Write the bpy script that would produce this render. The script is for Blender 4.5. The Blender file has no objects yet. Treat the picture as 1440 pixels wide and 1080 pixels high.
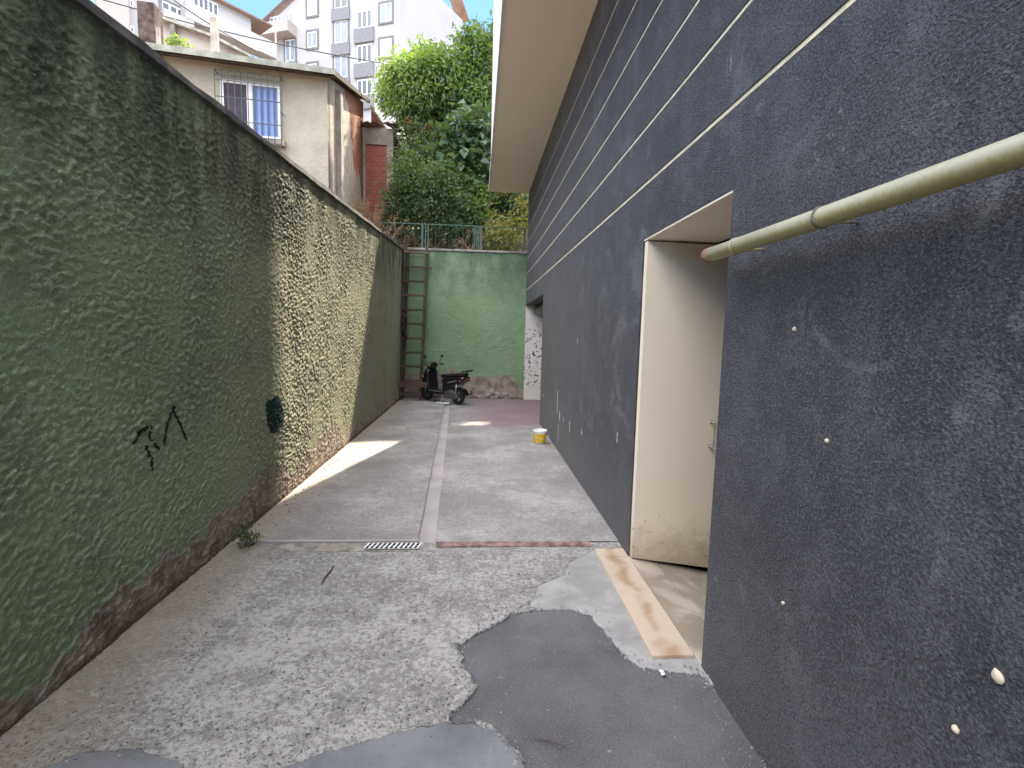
import bpy, bmesh, math, random
from mathutils import Vector, Matrix, noise as mnoise
random.seed(11)
R = math.radians
C = bpy.context.scene.collection
V = Vector

# ------------------------------------------------------------------ camera
F_PX, ROLL = 700.0, 0.0245
_X, _Y = (673-720)/F_PX, (540-468)/F_PX
_X0 = _X*math.cos(ROLL)-_Y*math.sin(ROLL); _Y0 = _X*math.sin(ROLL)+_Y*math.cos(ROLL)
PITCH = math.atan(_Y0); YAW = math.atan(-_X0*math.cos(PITCH))
sa, ca, sp, cp = math.sin(YAW), math.cos(YAW), math.sin(PITCH), math.cos(PITCH)
FW = V((sa*cp, ca*cp, -sp)); R0 = V((ca, -sa, 0)); U0 = V((sa*sp, ca*sp, cp))
RT = R0*math.cos(ROLL)+U0*math.sin(ROLL); UP = U0*math.cos(ROLL)-R0*math.sin(ROLL)
EYE = V((0, 0, 1.5))
def ray(px, py): return FW+RT*((px-720)/F_PX)+UP*((540-py)/F_PX)
def hit(px, py, p0, n):
    d = ray(px, py); return EYE+d*((V(p0)-EYE).dot(V(n))/d.dot(V(n)))
def onx(px, py, x): return hit(px, py, (x, 0, 0), (1, 0, 0))
def ony(px, py, y): return hit(px, py, (0, y, 0), (0, 1, 0))
def onz(px, py, z): return hit(px, py, (0, 0, z), (0, 0, 1))
cam = bpy.data.cameras.new('camera'); co = bpy.data.objects.new('camera', cam); C.objects.link(co)
cam.sensor_width = 36; cam.lens = 36*F_PX/1440; cam.clip_end = 2000; cam.clip_start = .02
m = Matrix((RT, UP, -FW)).transposed().to_4x4(); m.translation = EYE
co.matrix_world = m
bpy.context.scene.camera = co

# ------------------------------------------------------------------ mesh helpers
class MB:
    def __init__(s): s.v = []; s.f = []; s.mi = []
    def add(s, vs, fs, mi=0):
        b = len(s.v); s.v += [tuple(v) for v in vs]
        for f in fs: s.f.append([b+i for i in f]); s.mi.append(mi)
        return s
    def quad(s, a, b, c, d, mi=0): return s.add([a, b, c, d], [[0, 1, 2, 3]], mi)
    def hexa(s, p, mi=0):
        return s.add(p, [[0, 3, 2, 1], [4, 5, 6, 7], [0, 1, 5, 4], [1, 2, 6, 5], [2, 3, 7, 6], [3, 0, 4, 7]], mi)
    def box(s, x0, x1, y0, y1, z0, z1, mi=0):
        return s.hexa([(x0,y0,z0),(x1,y0,z0),(x1,y1,z0),(x0,y1,z0),(x0,y0,z1),(x1,y0,z1),(x1,y1,z1),(x0,y1,z1)], mi)
    def fbox(s, fr, s0, s1, z0, z1, d0, d1, mi=0):
        P = fr.p
        return s.hexa([P(s0,z0,d0),P(s1,z0,d0),P(s1,z0,d1),P(s0,z0,d1),P(s0,z1,d0),P(s1,z1,d0),P(s1,z1,d1),P(s0,z1,d1)], mi)
    def bar(s, a, b, w, h, mi=0, up=(0, 0, 1)):
        a, b = V(a), V(b); d = (b-a).normalized(); u = V(up)
        if abs(d.dot(u)) > .95: u = V((0, 1, 0))
        r = d.cross(u).normalized(); t = r.cross(d).normalized()
        r *= w/2; t *= h/2
        return s.hexa([a-r-t, a+r-t, a+r+t, a-r+t, b-r-t, b+r-t, b+r+t, b-r+t], mi)
    def tube(s, pts, r, n=8, mi=0, caps=True):
        pts = [V(p) for p in pts]; rs = r if isinstance(r, (list, tuple)) else [r]*len(pts)
        rings = []; up = V((0, 0, 1))
        for i, p in enumerate(pts):
            d = (pts[min(i+1, len(pts)-1)]-pts[max(i-1, 0)]).normalized()
            if abs(d.dot(up)) > .97: up = V((0, 1, 0)) if abs(d.y) < .9 else V((1, 0, 0))
            a = d.cross(up).normalized(); b = a.cross(d).normalized()
            rings.append([p+(a*math.cos(2*math.pi*k/n)+b*math.sin(2*math.pi*k/n))*rs[i] for k in range(n)])
        vs = [q for g in rings for q in g]; fs = []
        for i in range(len(rings)-1):
            for k in range(n): fs.append([i*n+k, i*n+(k+1) % n, (i+1)*n+(k+1) % n, (i+1)*n+k])
        if caps: fs.append(list(range(n))[::-1]); fs.append([(len(rings)-1)*n+k for k in range(n)])
        return s.add(vs, fs, mi)
    def lathe(s, prof, c, axis='z', n=20, mi=0, closed=False):
        vs = []; c = V(c)
        for r, h in prof:
            for k in range(n):
                a = 2*math.pi*k/n
                q = V((r*math.cos(a), r*math.sin(a), h)) if axis == 'z' else V((r*math.cos(a), h, r*math.sin(a)))
                vs.append(c+q)
        fs = []; m_ = len(prof)
        for i in range(m_ if closed else m_-1):
            j = (i+1) % m_
            for k in range(n): fs.append([i*n+k, i*n+(k+1) % n, j*n+(k+1) % n, j*n+k])
        return s.add(vs, fs, mi)
    def prism(s, prof, y0, y1, mi=0, inset=0.0):
        """profile in x,z pulled along y; inset rounds the two flanks"""
        n = len(prof); cx = sum(p[0] for p in prof)/n; cz = sum(p[1] for p in prof)/n
        def ring(y, k): return [(cx+(p[0]-cx)*k, y, cz+(p[1]-cz)*k) for p in prof]
        e = (y1-y0)*.18
        rings = [ring(y0, 1-inset), ring(y0+e, 1), ring(y1-e, 1), ring(y1, 1-inset)] if inset else [ring(y0, 1), ring(y1, 1)]
        vs = [q for g in rings for q in g]; fs = [list(range(n)), [(len(rings)-1)*n+k for k in range(n)][::-1]]
        for i in range(len(rings)-1):
            for k in range(n): fs.append([i*n+k, (i+1)*n+k, (i+1)*n+(k+1) % n, i*n+(k+1) % n])
        return s.add(vs, fs, mi)
    def blob(s, c, r, mi=0, seed=0, n=1, amp=.25):
        bm = bmesh.new(); bmesh.ops.create_icosphere(bm, subdivisions=n, radius=1)
        vs = []
        for v in bm.verts:
            k = 1+amp*mnoise.noise(v.co*1.7+V((seed*7.1, seed*3.3, 0)))
            vs.append(V(c)+V((v.co.x*r[0], v.co.y*r[1], v.co.z*r[2]))*k)
        fs = [[v.index for v in f.verts] for f in bm.faces]; bm.free()
        return s.add(vs, fs, mi)
    def build(s, name, mats, parent=None, local=False, smooth=False, bevel=0, recalc=True, attr=None):
        off = V((0, 0, 0))
        if parent and not local:
            off = parent.location.copy()
            if parent.parent: off += parent.parent.location
        me = bpy.data.meshes.new(name)
        me.from_pydata([(v[0]-off.x, v[1]-off.y, v[2]-off.z) for v in s.v], [], s.f)
        mats = mats if isinstance(mats, (list, tuple)) else [mats]
        for m_ in mats: me.materials.append(m_)
        if len(mats) > 1: me.polygons.foreach_set('material_index', s.mi)
        if recalc:
            bm = bmesh.new(); bm.from_mesh(me); bmesh.ops.recalc_face_normals(bm, faces=bm.faces); bm.to_mesh(me); bm.free()
        if attr:
            a = me.attributes.new('tone', 'FLOAT', 'POINT'); a.data.foreach_set('value', attr)
        if smooth: me.polygons.foreach_set('use_smooth', [True]*len(me.polygons))
        o = bpy.data.objects.new(name, me); C.objects.link(o)
        if parent: o.parent = parent
        if bevel:
            b = o.modifiers.new('bevel', 'BEVEL'); b.width = bevel; b.segments = 2; b.limit_method = 'ANGLE'
        return o
class Frame:
    """upright plane: s runs along u, d outward along n"""
    def __init__(s, o, u, n): s.o = V(o); s.u = V(u).normalized(); s.n = V(n).normalized()
    def p(s, a, z, d=0): q = s.o+s.u*a+s.n*d; return V((q.x, q.y, z))
    def px(s, x, y):
        q = hit(x, y, s.o, s.n); return (q-s.o).dot(s.u), q.z
    def rect(s, x0, y0, x1, y1):
        a = s.px(x0, (y0+y1)/2)[0]; b = s.px(x1, (y0+y1)/2)[0]
        zt = s.px((x0+x1)/2, y0)[1]; zb = s.px((x0+x1)/2, y1)[1]
        return min(a, b), max(a, b), zb, zt
def empty(name, loc, label, cat, group=None, rz=0):
    o = bpy.data.objects.new(name, None); C.objects.link(o); o.location = loc; o.rotation_euler = (0, 0, rz)
    o.empty_display_size = .2
    return tag(o, label, cat, group)
def tag(o, label, cat, group=None, kind=None):
    o['label'] = label; o['category'] = cat
    if group: o['group'] = group
    if kind: o['kind'] = kind
    return o
def struct(o): o['kind'] = 'structure'; return o
def copy_tree(o, parent=None):
    c = o.copy(); C.objects.link(c)
    if parent: c.parent = parent
    for ch in list(o.children): copy_tree(ch, c)
    return c

# ------------------------------------------------------------------ material helpers
class NB:
    def __init__(s, name):
        s.m = bpy.data.materials.new(name); s.m.use_nodes = True; s.nt = s.m.node_tree; s.nt.nodes.clear()
        s.out = s.nt.nodes.new('ShaderNodeOutputMaterial')
        s.tc = s.nt.nodes.new('ShaderNodeNewGeometry').outputs['Position']
    def n(s, t, **k):
        x = s.nt.nodes.new(t)
        for a, b in k.items(): setattr(x, a, b)
        return x
    def put(s, sock, v):
        if hasattr(v, 'links') or isinstance(v, bpy.types.NodeSocket): s.nt.links.new(v, sock)
        else:
            if isinstance(v, (tuple, list)) and len(v) == 3 and sock.type == 'RGBA': v = (*v, 1)
            sock.default_value = v
    def noise(s, scale, detail=3, rough=.55, dist=0, vec=None, stretch=None):
        x = s.n('ShaderNodeTexNoise'); vec = vec or s.tc
        if stretch:
            mp = s.n('ShaderNodeMapping'); mp.inputs['Scale'].default_value = stretch; s.put(mp.inputs[0], vec); vec = mp.outputs[0]
        s.put(x.inputs['Vector'], vec)
        for k, v in (('Scale', scale), ('Detail', detail), ('Roughness', rough), ('Distortion', dist)): x.inputs[k].default_value = v
        return x.outputs[0]
    def noisec(s, scale, detail=2):
        x = s.n('ShaderNodeTexNoise'); s.put(x.inputs['Vector'], s.tc); x.inputs['Scale'].default_value = scale; x.inputs['Detail'].default_value = detail
        return x.outputs[1]
    def vor(s, scale, feature='F1', vec=None, rand=1, out='Distance'):
        x = s.n('ShaderNodeTexVoronoi', feature=feature); s.put(x.inputs['Vector'], vec or s.tc); x.inputs['Scale'].default_value = scale
        x.inputs['Randomness'].default_value = rand
        return x.outputs[out]
    def math(s, op, a, b=0, c=None, clamp=False):
        x = s.n('ShaderNodeMath', operation=op, use_clamp=clamp); s.put(x.inputs[0], a); s.put(x.inputs[1], b)
        if c is not None: s.put(x.inputs[2], c)
        return x.outputs[0]
    def comb(s, x, y, z=0):
        q = s.n('ShaderNodeCombineXYZ'); s.put(q.inputs[0], x); s.put(q.inputs[1], y); s.put(q.inputs[2], z); return q.outputs[0]
    def rng(s, v, a, b, c=0, d=1):
        x = s.n('ShaderNodeMapRange', interpolation_type='SMOOTHSTEP'); s.put(x.inputs[0], v)
        for i, k in enumerate((a, b, c, d)): x.inputs[i+1].default_value = k
        return x.outputs[0]
    def mix(s, f, a, b, bt='MIX'):
        x = s.n('ShaderNodeMix', data_type='RGBA', blend_type=bt)
        s.put(x.inputs[0], f); s.put(x.inputs[6], a); s.put(x.inputs[7], b); return x.outputs[2]
    def xyz(s, vec=None):
        x = s.n('ShaderNodeSeparateXYZ'); s.put(x.inputs[0], vec or s.tc); return x.outputs
    def vadd(s, a, b, scale=1):
        x = s.n('ShaderNodeVectorMath', operation='MULTIPLY_ADD'); s.put(x.inputs[0], b); x.inputs[1].default_value = (scale,)*3; s.put(x.inputs[2], a)
        return x.outputs[0]
    def bump(s, h, dist=.01, strength=1, prev=None):
        x = s.n('ShaderNodeBump'); s.put(x.inputs['Height'], h); x.inputs['Distance'].default_value = dist; x.inputs['Strength'].default_value = strength
        if prev: s.put(x.inputs['Normal'], prev)
        return x.outputs[0]
    def bsdf(s, col, rough=.85, normal=None, metal=0, spec=.3, **k):
        x = s.n('ShaderNodeBsdfPrincipled'); s.put(x.inputs['Base Color'], col); s.put(x.inputs['Roughness'], rough)
        x.inputs['Metallic'].default_value = metal; x.inputs['Specular IOR Level'].default_value = spec
        for a, b in k.items(): x.inputs[a].default_value = b
        if normal: s.put(x.inputs['Normal'], normal)
        s.nt.links.new(x.outputs[0], s.out.inputs[0]); return s.m
    def disp(s, h, scale, mid=0):
        x = s.n('ShaderNodeDisplacement'); s.put(x.inputs['Height'], h); x.inputs['Scale'].default_value = scale; x.inputs['Midlevel'].default_value = mid
        s.nt.links.new(x.outputs[0], s.out.inputs['Displacement']); s.m.displacement_method = 'DISPLACEMENT'
def plain(name, col, rough=.7, var=.25, scale=6, bump=0, metal=0, spec=.3, bscale=60):
    b = NB(name); f = b.noise(scale, 4)
    c = b.mix(b.rng(f, .3, .7), tuple(x*(1-var) for x in col), tuple(min(1, x*(1+var)) for x in col))
    nrm = b.bump(b.noise(bscale, 4), bump) if bump else None
    return b.bsdf(c, rough, nrm, metal, spec)

# plaster of the yard walls ---------------------------------------------------
def plaster_height(b, k=1.0):
    w = b.vadd(b.tc, b.noisec(10*k), .03)
    a = b.noise(31*k, 4, .6, 0, vec=w, stretch=(1, .8, 1.2))
    m = b.noise(2.2, 3)                                    # trowel pressure varies along the wall
    h = b.math('MULTIPLY', b.rng(a, .40, .62), b.math('MAXIMUM', .15, b.math('MULTIPLY_ADD', m, 3.0, -.72)))
    h = b.math('ADD', h, b.math('MULTIPLY', b.noise(5*k, 3), .6))
    return h
def wall_paint(name, base, light, dark, H, k, dscale, back=False, solid=None):
    b = NB(name); h = plaster_height(b, k); x, y, z = b.xyz()
    n1 = b.noise(1.1, 4, .6); n2 = b.noise(5, 4, .65)
    c = b.mix(b.rng(n1, .35, .65), base, light)
    c = b.mix(b.rng(n2, .5, .75, 0, .5), c, tuple(q*.72 for q in base))
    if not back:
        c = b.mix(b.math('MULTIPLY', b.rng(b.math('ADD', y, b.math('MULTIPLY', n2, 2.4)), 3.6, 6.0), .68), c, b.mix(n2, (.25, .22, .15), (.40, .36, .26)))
        c = b.mix(b.rng(b.noise(1.9, 5, .65), .56, .68, 0, .5), c, (.215, .205, .165))
    # soot and black mould below the coping
    top = b.math('SUBTRACT', b.math('ADD', z, b.math('MULTIPLY', n2, .5)), b.math('MULTIPLY', y, .035 if not back else 0))
    st = b.noise(3, 4, .6, stretch=(1, 1.6, .5))
    mould = b.math('MULTIPLY', b.rng(top, H-.95, H-.1), b.rng(st, .3, .62))
    c = b.mix(b.math('MULTIPLY', mould, .72 if not back else .5), c, tuple(q*1.2 for q in dark))
    # high spots mixed paler, hollows darker
    c = b.mix(b.rng(h, .85, 1.2, 0, .25), c, (.30, .31, .23))
    c = b.mix(b.rng(h, .50, .2, 0, .2), c, tuple(q*.5 for q in base))
    # bare render along the foot
    foot = b.math('SUBTRACT', z, b.math('ADD', b.math('MULTIPLY', b.noise(1.1, 3, .6), 1.35), b.math('MULTIPLY', b.noise(7, 4, .7), .22)))
    lim = -.56 if not back else -.36
    c = b.mix(b.rng(foot, lim+.03, lim-.01), c, b.mix(b.rng(b.math('ADD', z, b.math('MULTIPLY', n2, .10)), .07, .12), (.17, .135, .105), b.mix(b.rng(b.noise(9, 4), .35, .65), (.24, .195, .155), (.42, .35, .29))))
    c = b.mix(b.math('MULTIPLY', b.rng(foot, lim+.035, lim+.01), b.rng(foot, lim-.02, lim+.005)), c, (.34, .31, .27))
    # chipped pale flecks
    c = b.mix(b.rng(b.noise(13, 2, .5), .75, .78, 0, .45), c, (.4, .38, .34))
    if solid: c = b.mix(b.noise(14, 3), solid, tuple(q*.6 for q in solid))
    b.disp(h, dscale, .3)
    nb = b.bump(b.math('ADD', b.noise(58*k, 4, .65), b.math('MULTIPLY', h, .3)), .016, 1)
    return b.bsdf(c, .8, nb, spec=.15)

G1, G2, GD = (.27, .345, .215), (.35, .43, .275), (.035, .037, .037)
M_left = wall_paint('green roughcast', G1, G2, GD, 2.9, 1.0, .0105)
M_graf = wall_paint('black spray paint', G1, G2, GD, 2.9, 1.0, .0105, solid=(.028, .032, .030))
M_patch = wall_paint('dark green paint patch', G1, G2, GD, 2.9, 1.0, .0105, solid=(.010, .042, .034))
M_back = wall_paint('light green roughcast', (.22, .32, .18), (.27, .385, .225), (.05, .06, .05), 3.3, 1.35, .010, back=True)

def dark_stucco():
    b = NB('dark grey stucco'); x, y, z = b.xyz()
    n1 = b.noise(1.3, 5, .62); n2 = b.noise(6, 5, .65); st = b.noise(2.2, 4, .6, stretch=(1, 2.2, .3))
    c = b.mix(b.rng(n1, .3, .7), (.036, .039, .050), (.060, .063, .075))
    c = b.mix(b.rng(n2, .46, .74, 0, .65), c, (.110, .114, .128))
    sm = b.noise(2.6, 6, .72, .8); c = b.mix(b.rng(sm, .54, .68, 0, .75), c, (.175, .18, .195))
    c = b.mix(b.rng(st, .5, .75, 0, .4), c, (.12, .122, .13))
    # dusty splash zone along the foot and the far end
    foot = b.math('ADD', z, b.math('MULTIPLY', b.math('SUBTRACT', n2, .5), 1.2))
    c = b.mix(b.math('MULTIPLY', b.rng(foot, .75, .05), .65), c, (.15, .152, .165))
    far = b.math('MULTIPLY', b.rng(y, 4.2, 8.5), b.rng(foot, 1.1, .2))
    c = b.mix(b.math('MULTIPLY', far, .55), c, (.21, .205, .20))
    c = b.mix(b.rng(y, 2.0, 8, 0, .5), c, (.14, .132, .128))
    # pale scuffs
    sc = b.noise(11, 5, .75, 1.2, stretch=(1, 1, .35)); c = b.mix(b.math('MULTIPLY', b.rng(sc, .63, .72), b.rng(n1, .46, .58)), c, (.26, .26, .27))
    g2 = b.noise(115, 2, .6); c = b.mix(b.rng(g2, .52, .66, 0, .6), c, (.135, .14, .16)); c = b.mix(b.rng(g2, .48, .36, 0, .65), c, (.014, .016, .024))
    grain = b.noise(230, 3, .65); c = b.mix(b.rng(grain, .55, .75, 0, .35), c, (.17, .175, .19))
    fl = b.vor(38); c = b.mix(b.math('MULTIPLY', b.rng(fl, .08, .04), b.rng(n2, .60, .66)), c, (.42, .42, .42))
    gh = b.math('ADD', b.noise(130, 4, .7), b.math('MULTIPLY', grain, .5))
    nrm = b.bump(b.math('ADD', gh, g2), .012, 1, b.bump(b.noise(26, 3), .008, .6))
    return b.bsdf(c, .6, nrm, spec=.5)
M_dark = dark_stucco()
def cream(name, col, var=.12, dirt=True):
    b = NB(name); x, y, z = b.xyz()
    c = b.mix(b.noise(2.5, 5, .6), tuple(q*(1-var) for q in col), col)
    if dirt:
        d = b.math('ADD', z, b.math('MULTIPLY', b.noise(12, 5, .7), .5))
        c = b.mix(b.rng(d, .55, .22, 0, .7), c, (.33, .26, .17))
        c = b.mix(b.math('MULTIPLY', b.rng(b.noise(24, 3, .6), .62, .7), b.rng(d, .75, .3)), c, (.1, .085, .06))
        sc = b.noise(9, 4, .7, 2); c = b.mix(b.rng(sc, .70, .74, 0, .35), c, (.8, .78, .72))
    return b.bsdf(c, .55, b.bump(b.noise(60, 3), .002), spec=.35)
M_leaf_door = cream('beige door paint', (.80, .70, .54))
M_soffit = cream('cream soffit paint', (.90, .80, .64), .06, False)
M_groove = plain('cream groove paint', (.66, .57, .38), .7, .2, 14, .002)
M_fascia = plain('pale facade render', (.66, .66, .66), .8, .06, 3, .002)
def stained_white():
    b = NB('stained white plaster'); v = b.noise(17, 3, .6, .5); n = b.xyz()
    c = b.mix(b.noise(5, 4), (.62, .57, .52), (.78, .74, .69))
    z = n[2]; band = b.math('MULTIPLY', b.rng(z, .15, .5), b.rng(z, 2.0, 1.3))
    c = b.mix(b.math('MULTIPLY', b.rng(v, .56, .62), band), c, (.05, .045, .045))
    return b.bsdf(c, .85, b.bump(b.noise(30, 4), .01))
M_swhite = stained_white()
M_inside = plain('dim room plaster', (.22, .21, .2), .9, .2, 3)

def rough_concrete():
    b = NB('weathered exposed concrete'); x, y, z = b.xyz()
    n1 = b.noise(1.6, 5, .65); n2 = b.noise(7, 5, .7); n3 = b.noise(45, 4, .7)
    thr = b.math('ADD', b.noise(34, 6, .78), b.math('MULTIPLY', b.math('SUBTRACT', n1, .5), .55))
    c = b.mix(b.rng(thr, .43, .57), (.245, .235, .225), (.42, .405, .385))
    c = b.mix(b.rng(n2, .48, .66, 0, .65), c, (.185, .178, .175))
    c = b.mix(b.rng(n3, .52, .7, 0, .5), c, (.52, .505, .48))
    w = b.vadd(b.tc, b.noisec(60), .016)
    sp = b.noise(78, 3, .6, .4, vec=w); pit = b.math('MULTIPLY', b.rng(sp, .60, .66), b.rng(b.noise(3.5, 3), .36, .5))
    c = b.mix(b.math('MULTIPLY', pit, .9), c, (.055, .052, .05))
    pv2 = b.vor(85, vec=w); pit2 = b.math('MULTIPLY', b.rng(pv2, .30, .16), b.rng(n3, .46, .56))
    c = b.mix(b.math('MULTIPLY', pit2, .6), c, (.11, .105, .10))
    # brown silt along the wall foot
    c = b.mix(b.math('MULTIPLY', b.rng(b.math('ADD', x, b.math('MULTIPLY', n2, .5)), -.95, -1.35), .65), c, b.mix(n3, (.20, .16, .12), (.42, .36, .29)))
    h = b.math('SUBTRACT', b.math('ADD', b.math('MULTIPLY', thr, .8), b.math('MULTIPLY', n3, .4)), b.math('MULTIPLY', pit, .5))
    h = b.math('SUBTRACT', h, b.math('MULTIPLY', pit2, .15))
    b.disp(b.math('ADD', n2, b.math('MULTIPLY', b.noise(24, 2), .5)), .012, .75)
    return b.bsdf(c, .9, b.bump(h, .014, .9), spec=.2)
def asphalt():
    b = NB('patched asphalt'); n1 = b.noise(2.2, 4, .6); n3 = b.noise(160, 3, .6); w = b.vor(150)
    c = b.mix(b.rng(n1, .3, .7), (.095, .094, .10), (.165, .163, .17))
    c = b.mix(b.rng(n3, .5, .7, 0, .6), c, (.24, .235, .24))
    c = b.mix(b.rng(w, .45, .25, 0, .5), c, (.075, .073, .078))
    c = b.mix(b.rng(b.noise(30, 2), .70, .74, 0, .6), c, (.33, .32, .31))
    b.disp(b.noise(12, 3), .006, .6)
    return b.bsdf(c, .85, b.bump(b.math('ADD', n3, b.math('MULTIPLY', b.noise(55, 3, .6), .8)), .008, 1), spec=.3)
def cement(name, a, c2, scale=3):
    b = NB(name); n1 = b.noise(scale, 5, .65, .6); n2 = b.noise(40, 4, .7)
    c = b.mix(b.rng(n1, .3, .7), a, c2); c = b.mix(b.rng(n2, .55, .75, 0, .4), c, tuple(q*.6 for q in a))
    sw = b.noise(10, 3, .6, stretch=(1, .25, 1))
    b.disp(n1, .006, .5)
    return b.bsdf(c, .8, b.bump(b.math('ADD', b.math('MULTIPLY', n2, .3), b.math('MULTIPLY', sw, .35)), .008), spec=.3)
M_rough, M_asph = rough_concrete(), asphalt()
M_cem = cement('blue grey cement screed', (.125, .13, .14), (.20, .205, .215))
M_cem2 = cement('pale cement screed', (.24, .235, .23), (.36, .35, .34), 5)
def pad_mat():
    b = NB('trowelled concrete pad'); x, y, z = b.xyz()
    n1 = b.noise(1.3, 5, .65); n2 = b.noise(9, 5, .7); n3 = b.noise(70, 4, .7)
    c = b.mix(b.rng(n1, .32, .68), (.245, .23, .225), (.385, .365, .355))
    c = b.mix(b.rng(n2, .47, .7, 0, .6), c, (.20, .19, .185))
    thr = b.math('ADD', b.noise(30, 6, .75), b.math('MULTIPLY', b.math('SUBTRACT', n1, .5), .5)); c = b.mix(b.rng(thr, .56, .44, 0, .55), c, (.19, .18, .175))
    c = b.mix(b.rng(n3, .58, .68, 0, .7), c, (.10, .095, .09))
    c = b.mix(b.rng(b.noise(55, 3, .6), .6, .72, 0, .5), c, (.55, .53, .5))
    pink = b.math('MULTIPLY', b.rng(b.math('ADD', y, n2), 7.9, 9.0), b.rng(b.math('ADD', x, n1), .1, .8))
    c = b.mix(b.math('MULTIPLY', pink, .75), c, (.22, .145, .16))
    c = b.mix(b.math('MULTIPLY', b.rng(b.math('ADD', x, b.math('MULTIPLY', n2, .5)), -1.05, -1.4), .5), c, (.40, .33, .25))
    return b.bsdf(c, .8, b.bump(b.math('ADD', n2, b.math('MULTIPLY', n3, .4)), .008), spec=.3)
M_pad = pad_mat()
M_gutter = plain('gutter screed', (.36, .325, .325), .75, .12, 2.5, .004)
M_silt = plain('brown silt strip', (.27, .245, .215), .9, .4, 12, .006)
M_brick = plain('red clay brick', (.23, .15, .14), .85, .45, 14, .004)
M_galv = plain('galvanised steel', (.52, .53, .54), .4, .12, 20, 0, .8)
M_black = plain('black void', (.01, .01, .01), .9, .1)
def marble():
    b = NB('beige veined marble'); x, y, z = b.xyz()
    w = b.vadd(b.tc, b.noisec(3.2, 4), .22); vx = b.xyz(w)[0]
    wav = b.math('ABSOLUTE', b.math('SUBTRACT', vx, 1.055))
    c = b.mix(b.noise(4, 5, .6), (.45, .36, .265), (.58, .49, .39))
    c = b.mix(b.math('MULTIPLY', b.math('MULTIPLY', b.rng(wav, .06, .0), b.rng(b.noise(5, 3), .30, .55)), .8), c, b.mix(b.noise(25, 3), (.27, .14, .07), (.42, .27, .16)))
    c = b.mix(b.rng(b.noise(16, 4, .6, 1.5, stretch=(1, .3, 1)), .6, .72, 0, .35), c, (.42, .28, .18))
    return b.bsdf(c, .35, spec=.5)
M_marble = marble()
def wettile():
    b = NB('dusty beige floor tile'); n = b.noise(3.5, 4, .6, .5)
    c = b.mix(b.rng(n, .42, .62), (.30, .255, .20), (.48, .42, .345))
    return b.bsdf(c, b.rng(n, .4, .6, .3, .6), spec=.5)
M_tile = wettile()
def pipe_mat():
    b = NB('yellowed pvc pipe'); x, y, z = b.xyz(); n = b.noise(30, 4, .7, 1, stretch=(1, 1.6, 1))
    c = b.mix(b.noise(8, 3), (.31, .30, .205), (.42, .41, .30))
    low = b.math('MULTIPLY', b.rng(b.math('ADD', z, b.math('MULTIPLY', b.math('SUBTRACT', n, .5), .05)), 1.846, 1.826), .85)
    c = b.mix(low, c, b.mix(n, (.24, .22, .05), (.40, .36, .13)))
    return b.bsdf(c, .45, spec=.5)
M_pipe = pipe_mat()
M_rust = plain('brown pipe end', (.25, .15, .09), .8, .3, 30)
M_putty = plain('dried putty', (.60, .53, .40), .8, .15, 30)
M_coping = plain('weathered coping mortar', (.105, .10, .095), .9, .45, 7, .006)
M_copl = plain('pale coping mortar', (.27, .24, .215), .9, .35, 9, .006)
M_soil = plain('dry earth and litter', (.17, .125, .085), .95, .45, 5, .03, bscale=20)
def wood(name, a, c2):
    b = NB(name); g = b.noise(30, 4, .6, .6, stretch=(1, 1, .12)); return b.bsdf(b.mix(b.rng(g, .3, .7), a, c2), .85, b.bump(g, .003), spec=.2)
M_wood = wood('weathered timber', (.045, .036, .030), (.105, .085, .068))
M_wood2 = wood('reddish timber', (.085, .055, .046), (.15, .105, .085))
def house_plaster():
    b = NB('cream house plaster'); n = b.noise(1.5, 5, .65); n2 = b.noise(9, 5, .7)
    c = b.mix(b.rng(n, .3, .7), (.36, .33, .26), (.47, .435, .35)); c = b.mix(b.rng(n2, .5, .75, 0, .5), c, (.42, .37, .29))
    st = b.noise(4, 4, .65, stretch=(1, 1, .25)); c = b.mix(b.rng(st, .62, .75, 0, .4), c, (.25, .20, .15))
    return b.bsdf(c, .9, b.bump(b.noise(25, 4, .6), .02), spec=.15)
M_house = house_plaster()
def side_plaster():
    b = NB('flaking grey plaster over brick'); x, y, z = b.xyz()
    n = b.noise(.55, 4, .6, .4); n2 = b.noise(6, 4, .7)
    br = b.n('ShaderNodeTexBrick'); b.put(br.inputs[0], b.comb(y, z))
    br.inputs['Scale'].default_value = 3.0; br.inputs['Color1'].default_value = (.36, .13, .075, 1); br.inputs['Color2'].default_value = (.26, .10, .06, 1); br.inputs['Mortar'].default_value = (.33, .27, .22, 1)
    c = b.mix(b.rng(n2, .3, .7), (.36, .31, .25), (.50, .44, .36))
    expo = b.math('ADD', b.math('ADD', z, b.math('MULTIPLY', y, .42)), b.math('MULTIPLY', n, 3.0))
    c = b.mix(b.rng(expo, 13.0, 13.15), c, br.outputs[0])
    return b.bsdf(c, .92, b.bump(b.math('ADD', n2, b.math('MULTIPLY', b.rng(expo, 13.0, 13.2), -.8)), .04), spec=.15)
M_side = side_plaster()
def brick_mat():
    b = NB('red hollow brick infill'); br = b.n('ShaderNodeTexBrick'); xx = b.xyz()
    b.put(br.inputs[0], b.comb(xx[0], xx[2])); br.inputs['Scale'].default_value = 2.6
    br.inputs['Color1'].default_value = (.42, .15, .11, 1); br.inputs['Color2'].default_value = (.34, .12, .09, 1); br.inputs['Mortar'].default_value = (.22, .085, .07, 1); br.inputs['Mortar Size'].default_value = .018
    return b.bsdf(b.mix(b.rng(b.noise(5, 4), .4, .8, 0, .4), br.outputs[0], (.40, .22, .17)), .9, b.bump(br.outputs[1], .02, -1), spec=.1)
M_brickwall = brick_mat()
M_conc = plain('grey cast concrete', (.36, .33, .29), .9, .25, 4, .01)
M_conc_d = plain('stained concrete', (.20, .185, .165), .9, .35, 4, .01)
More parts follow.
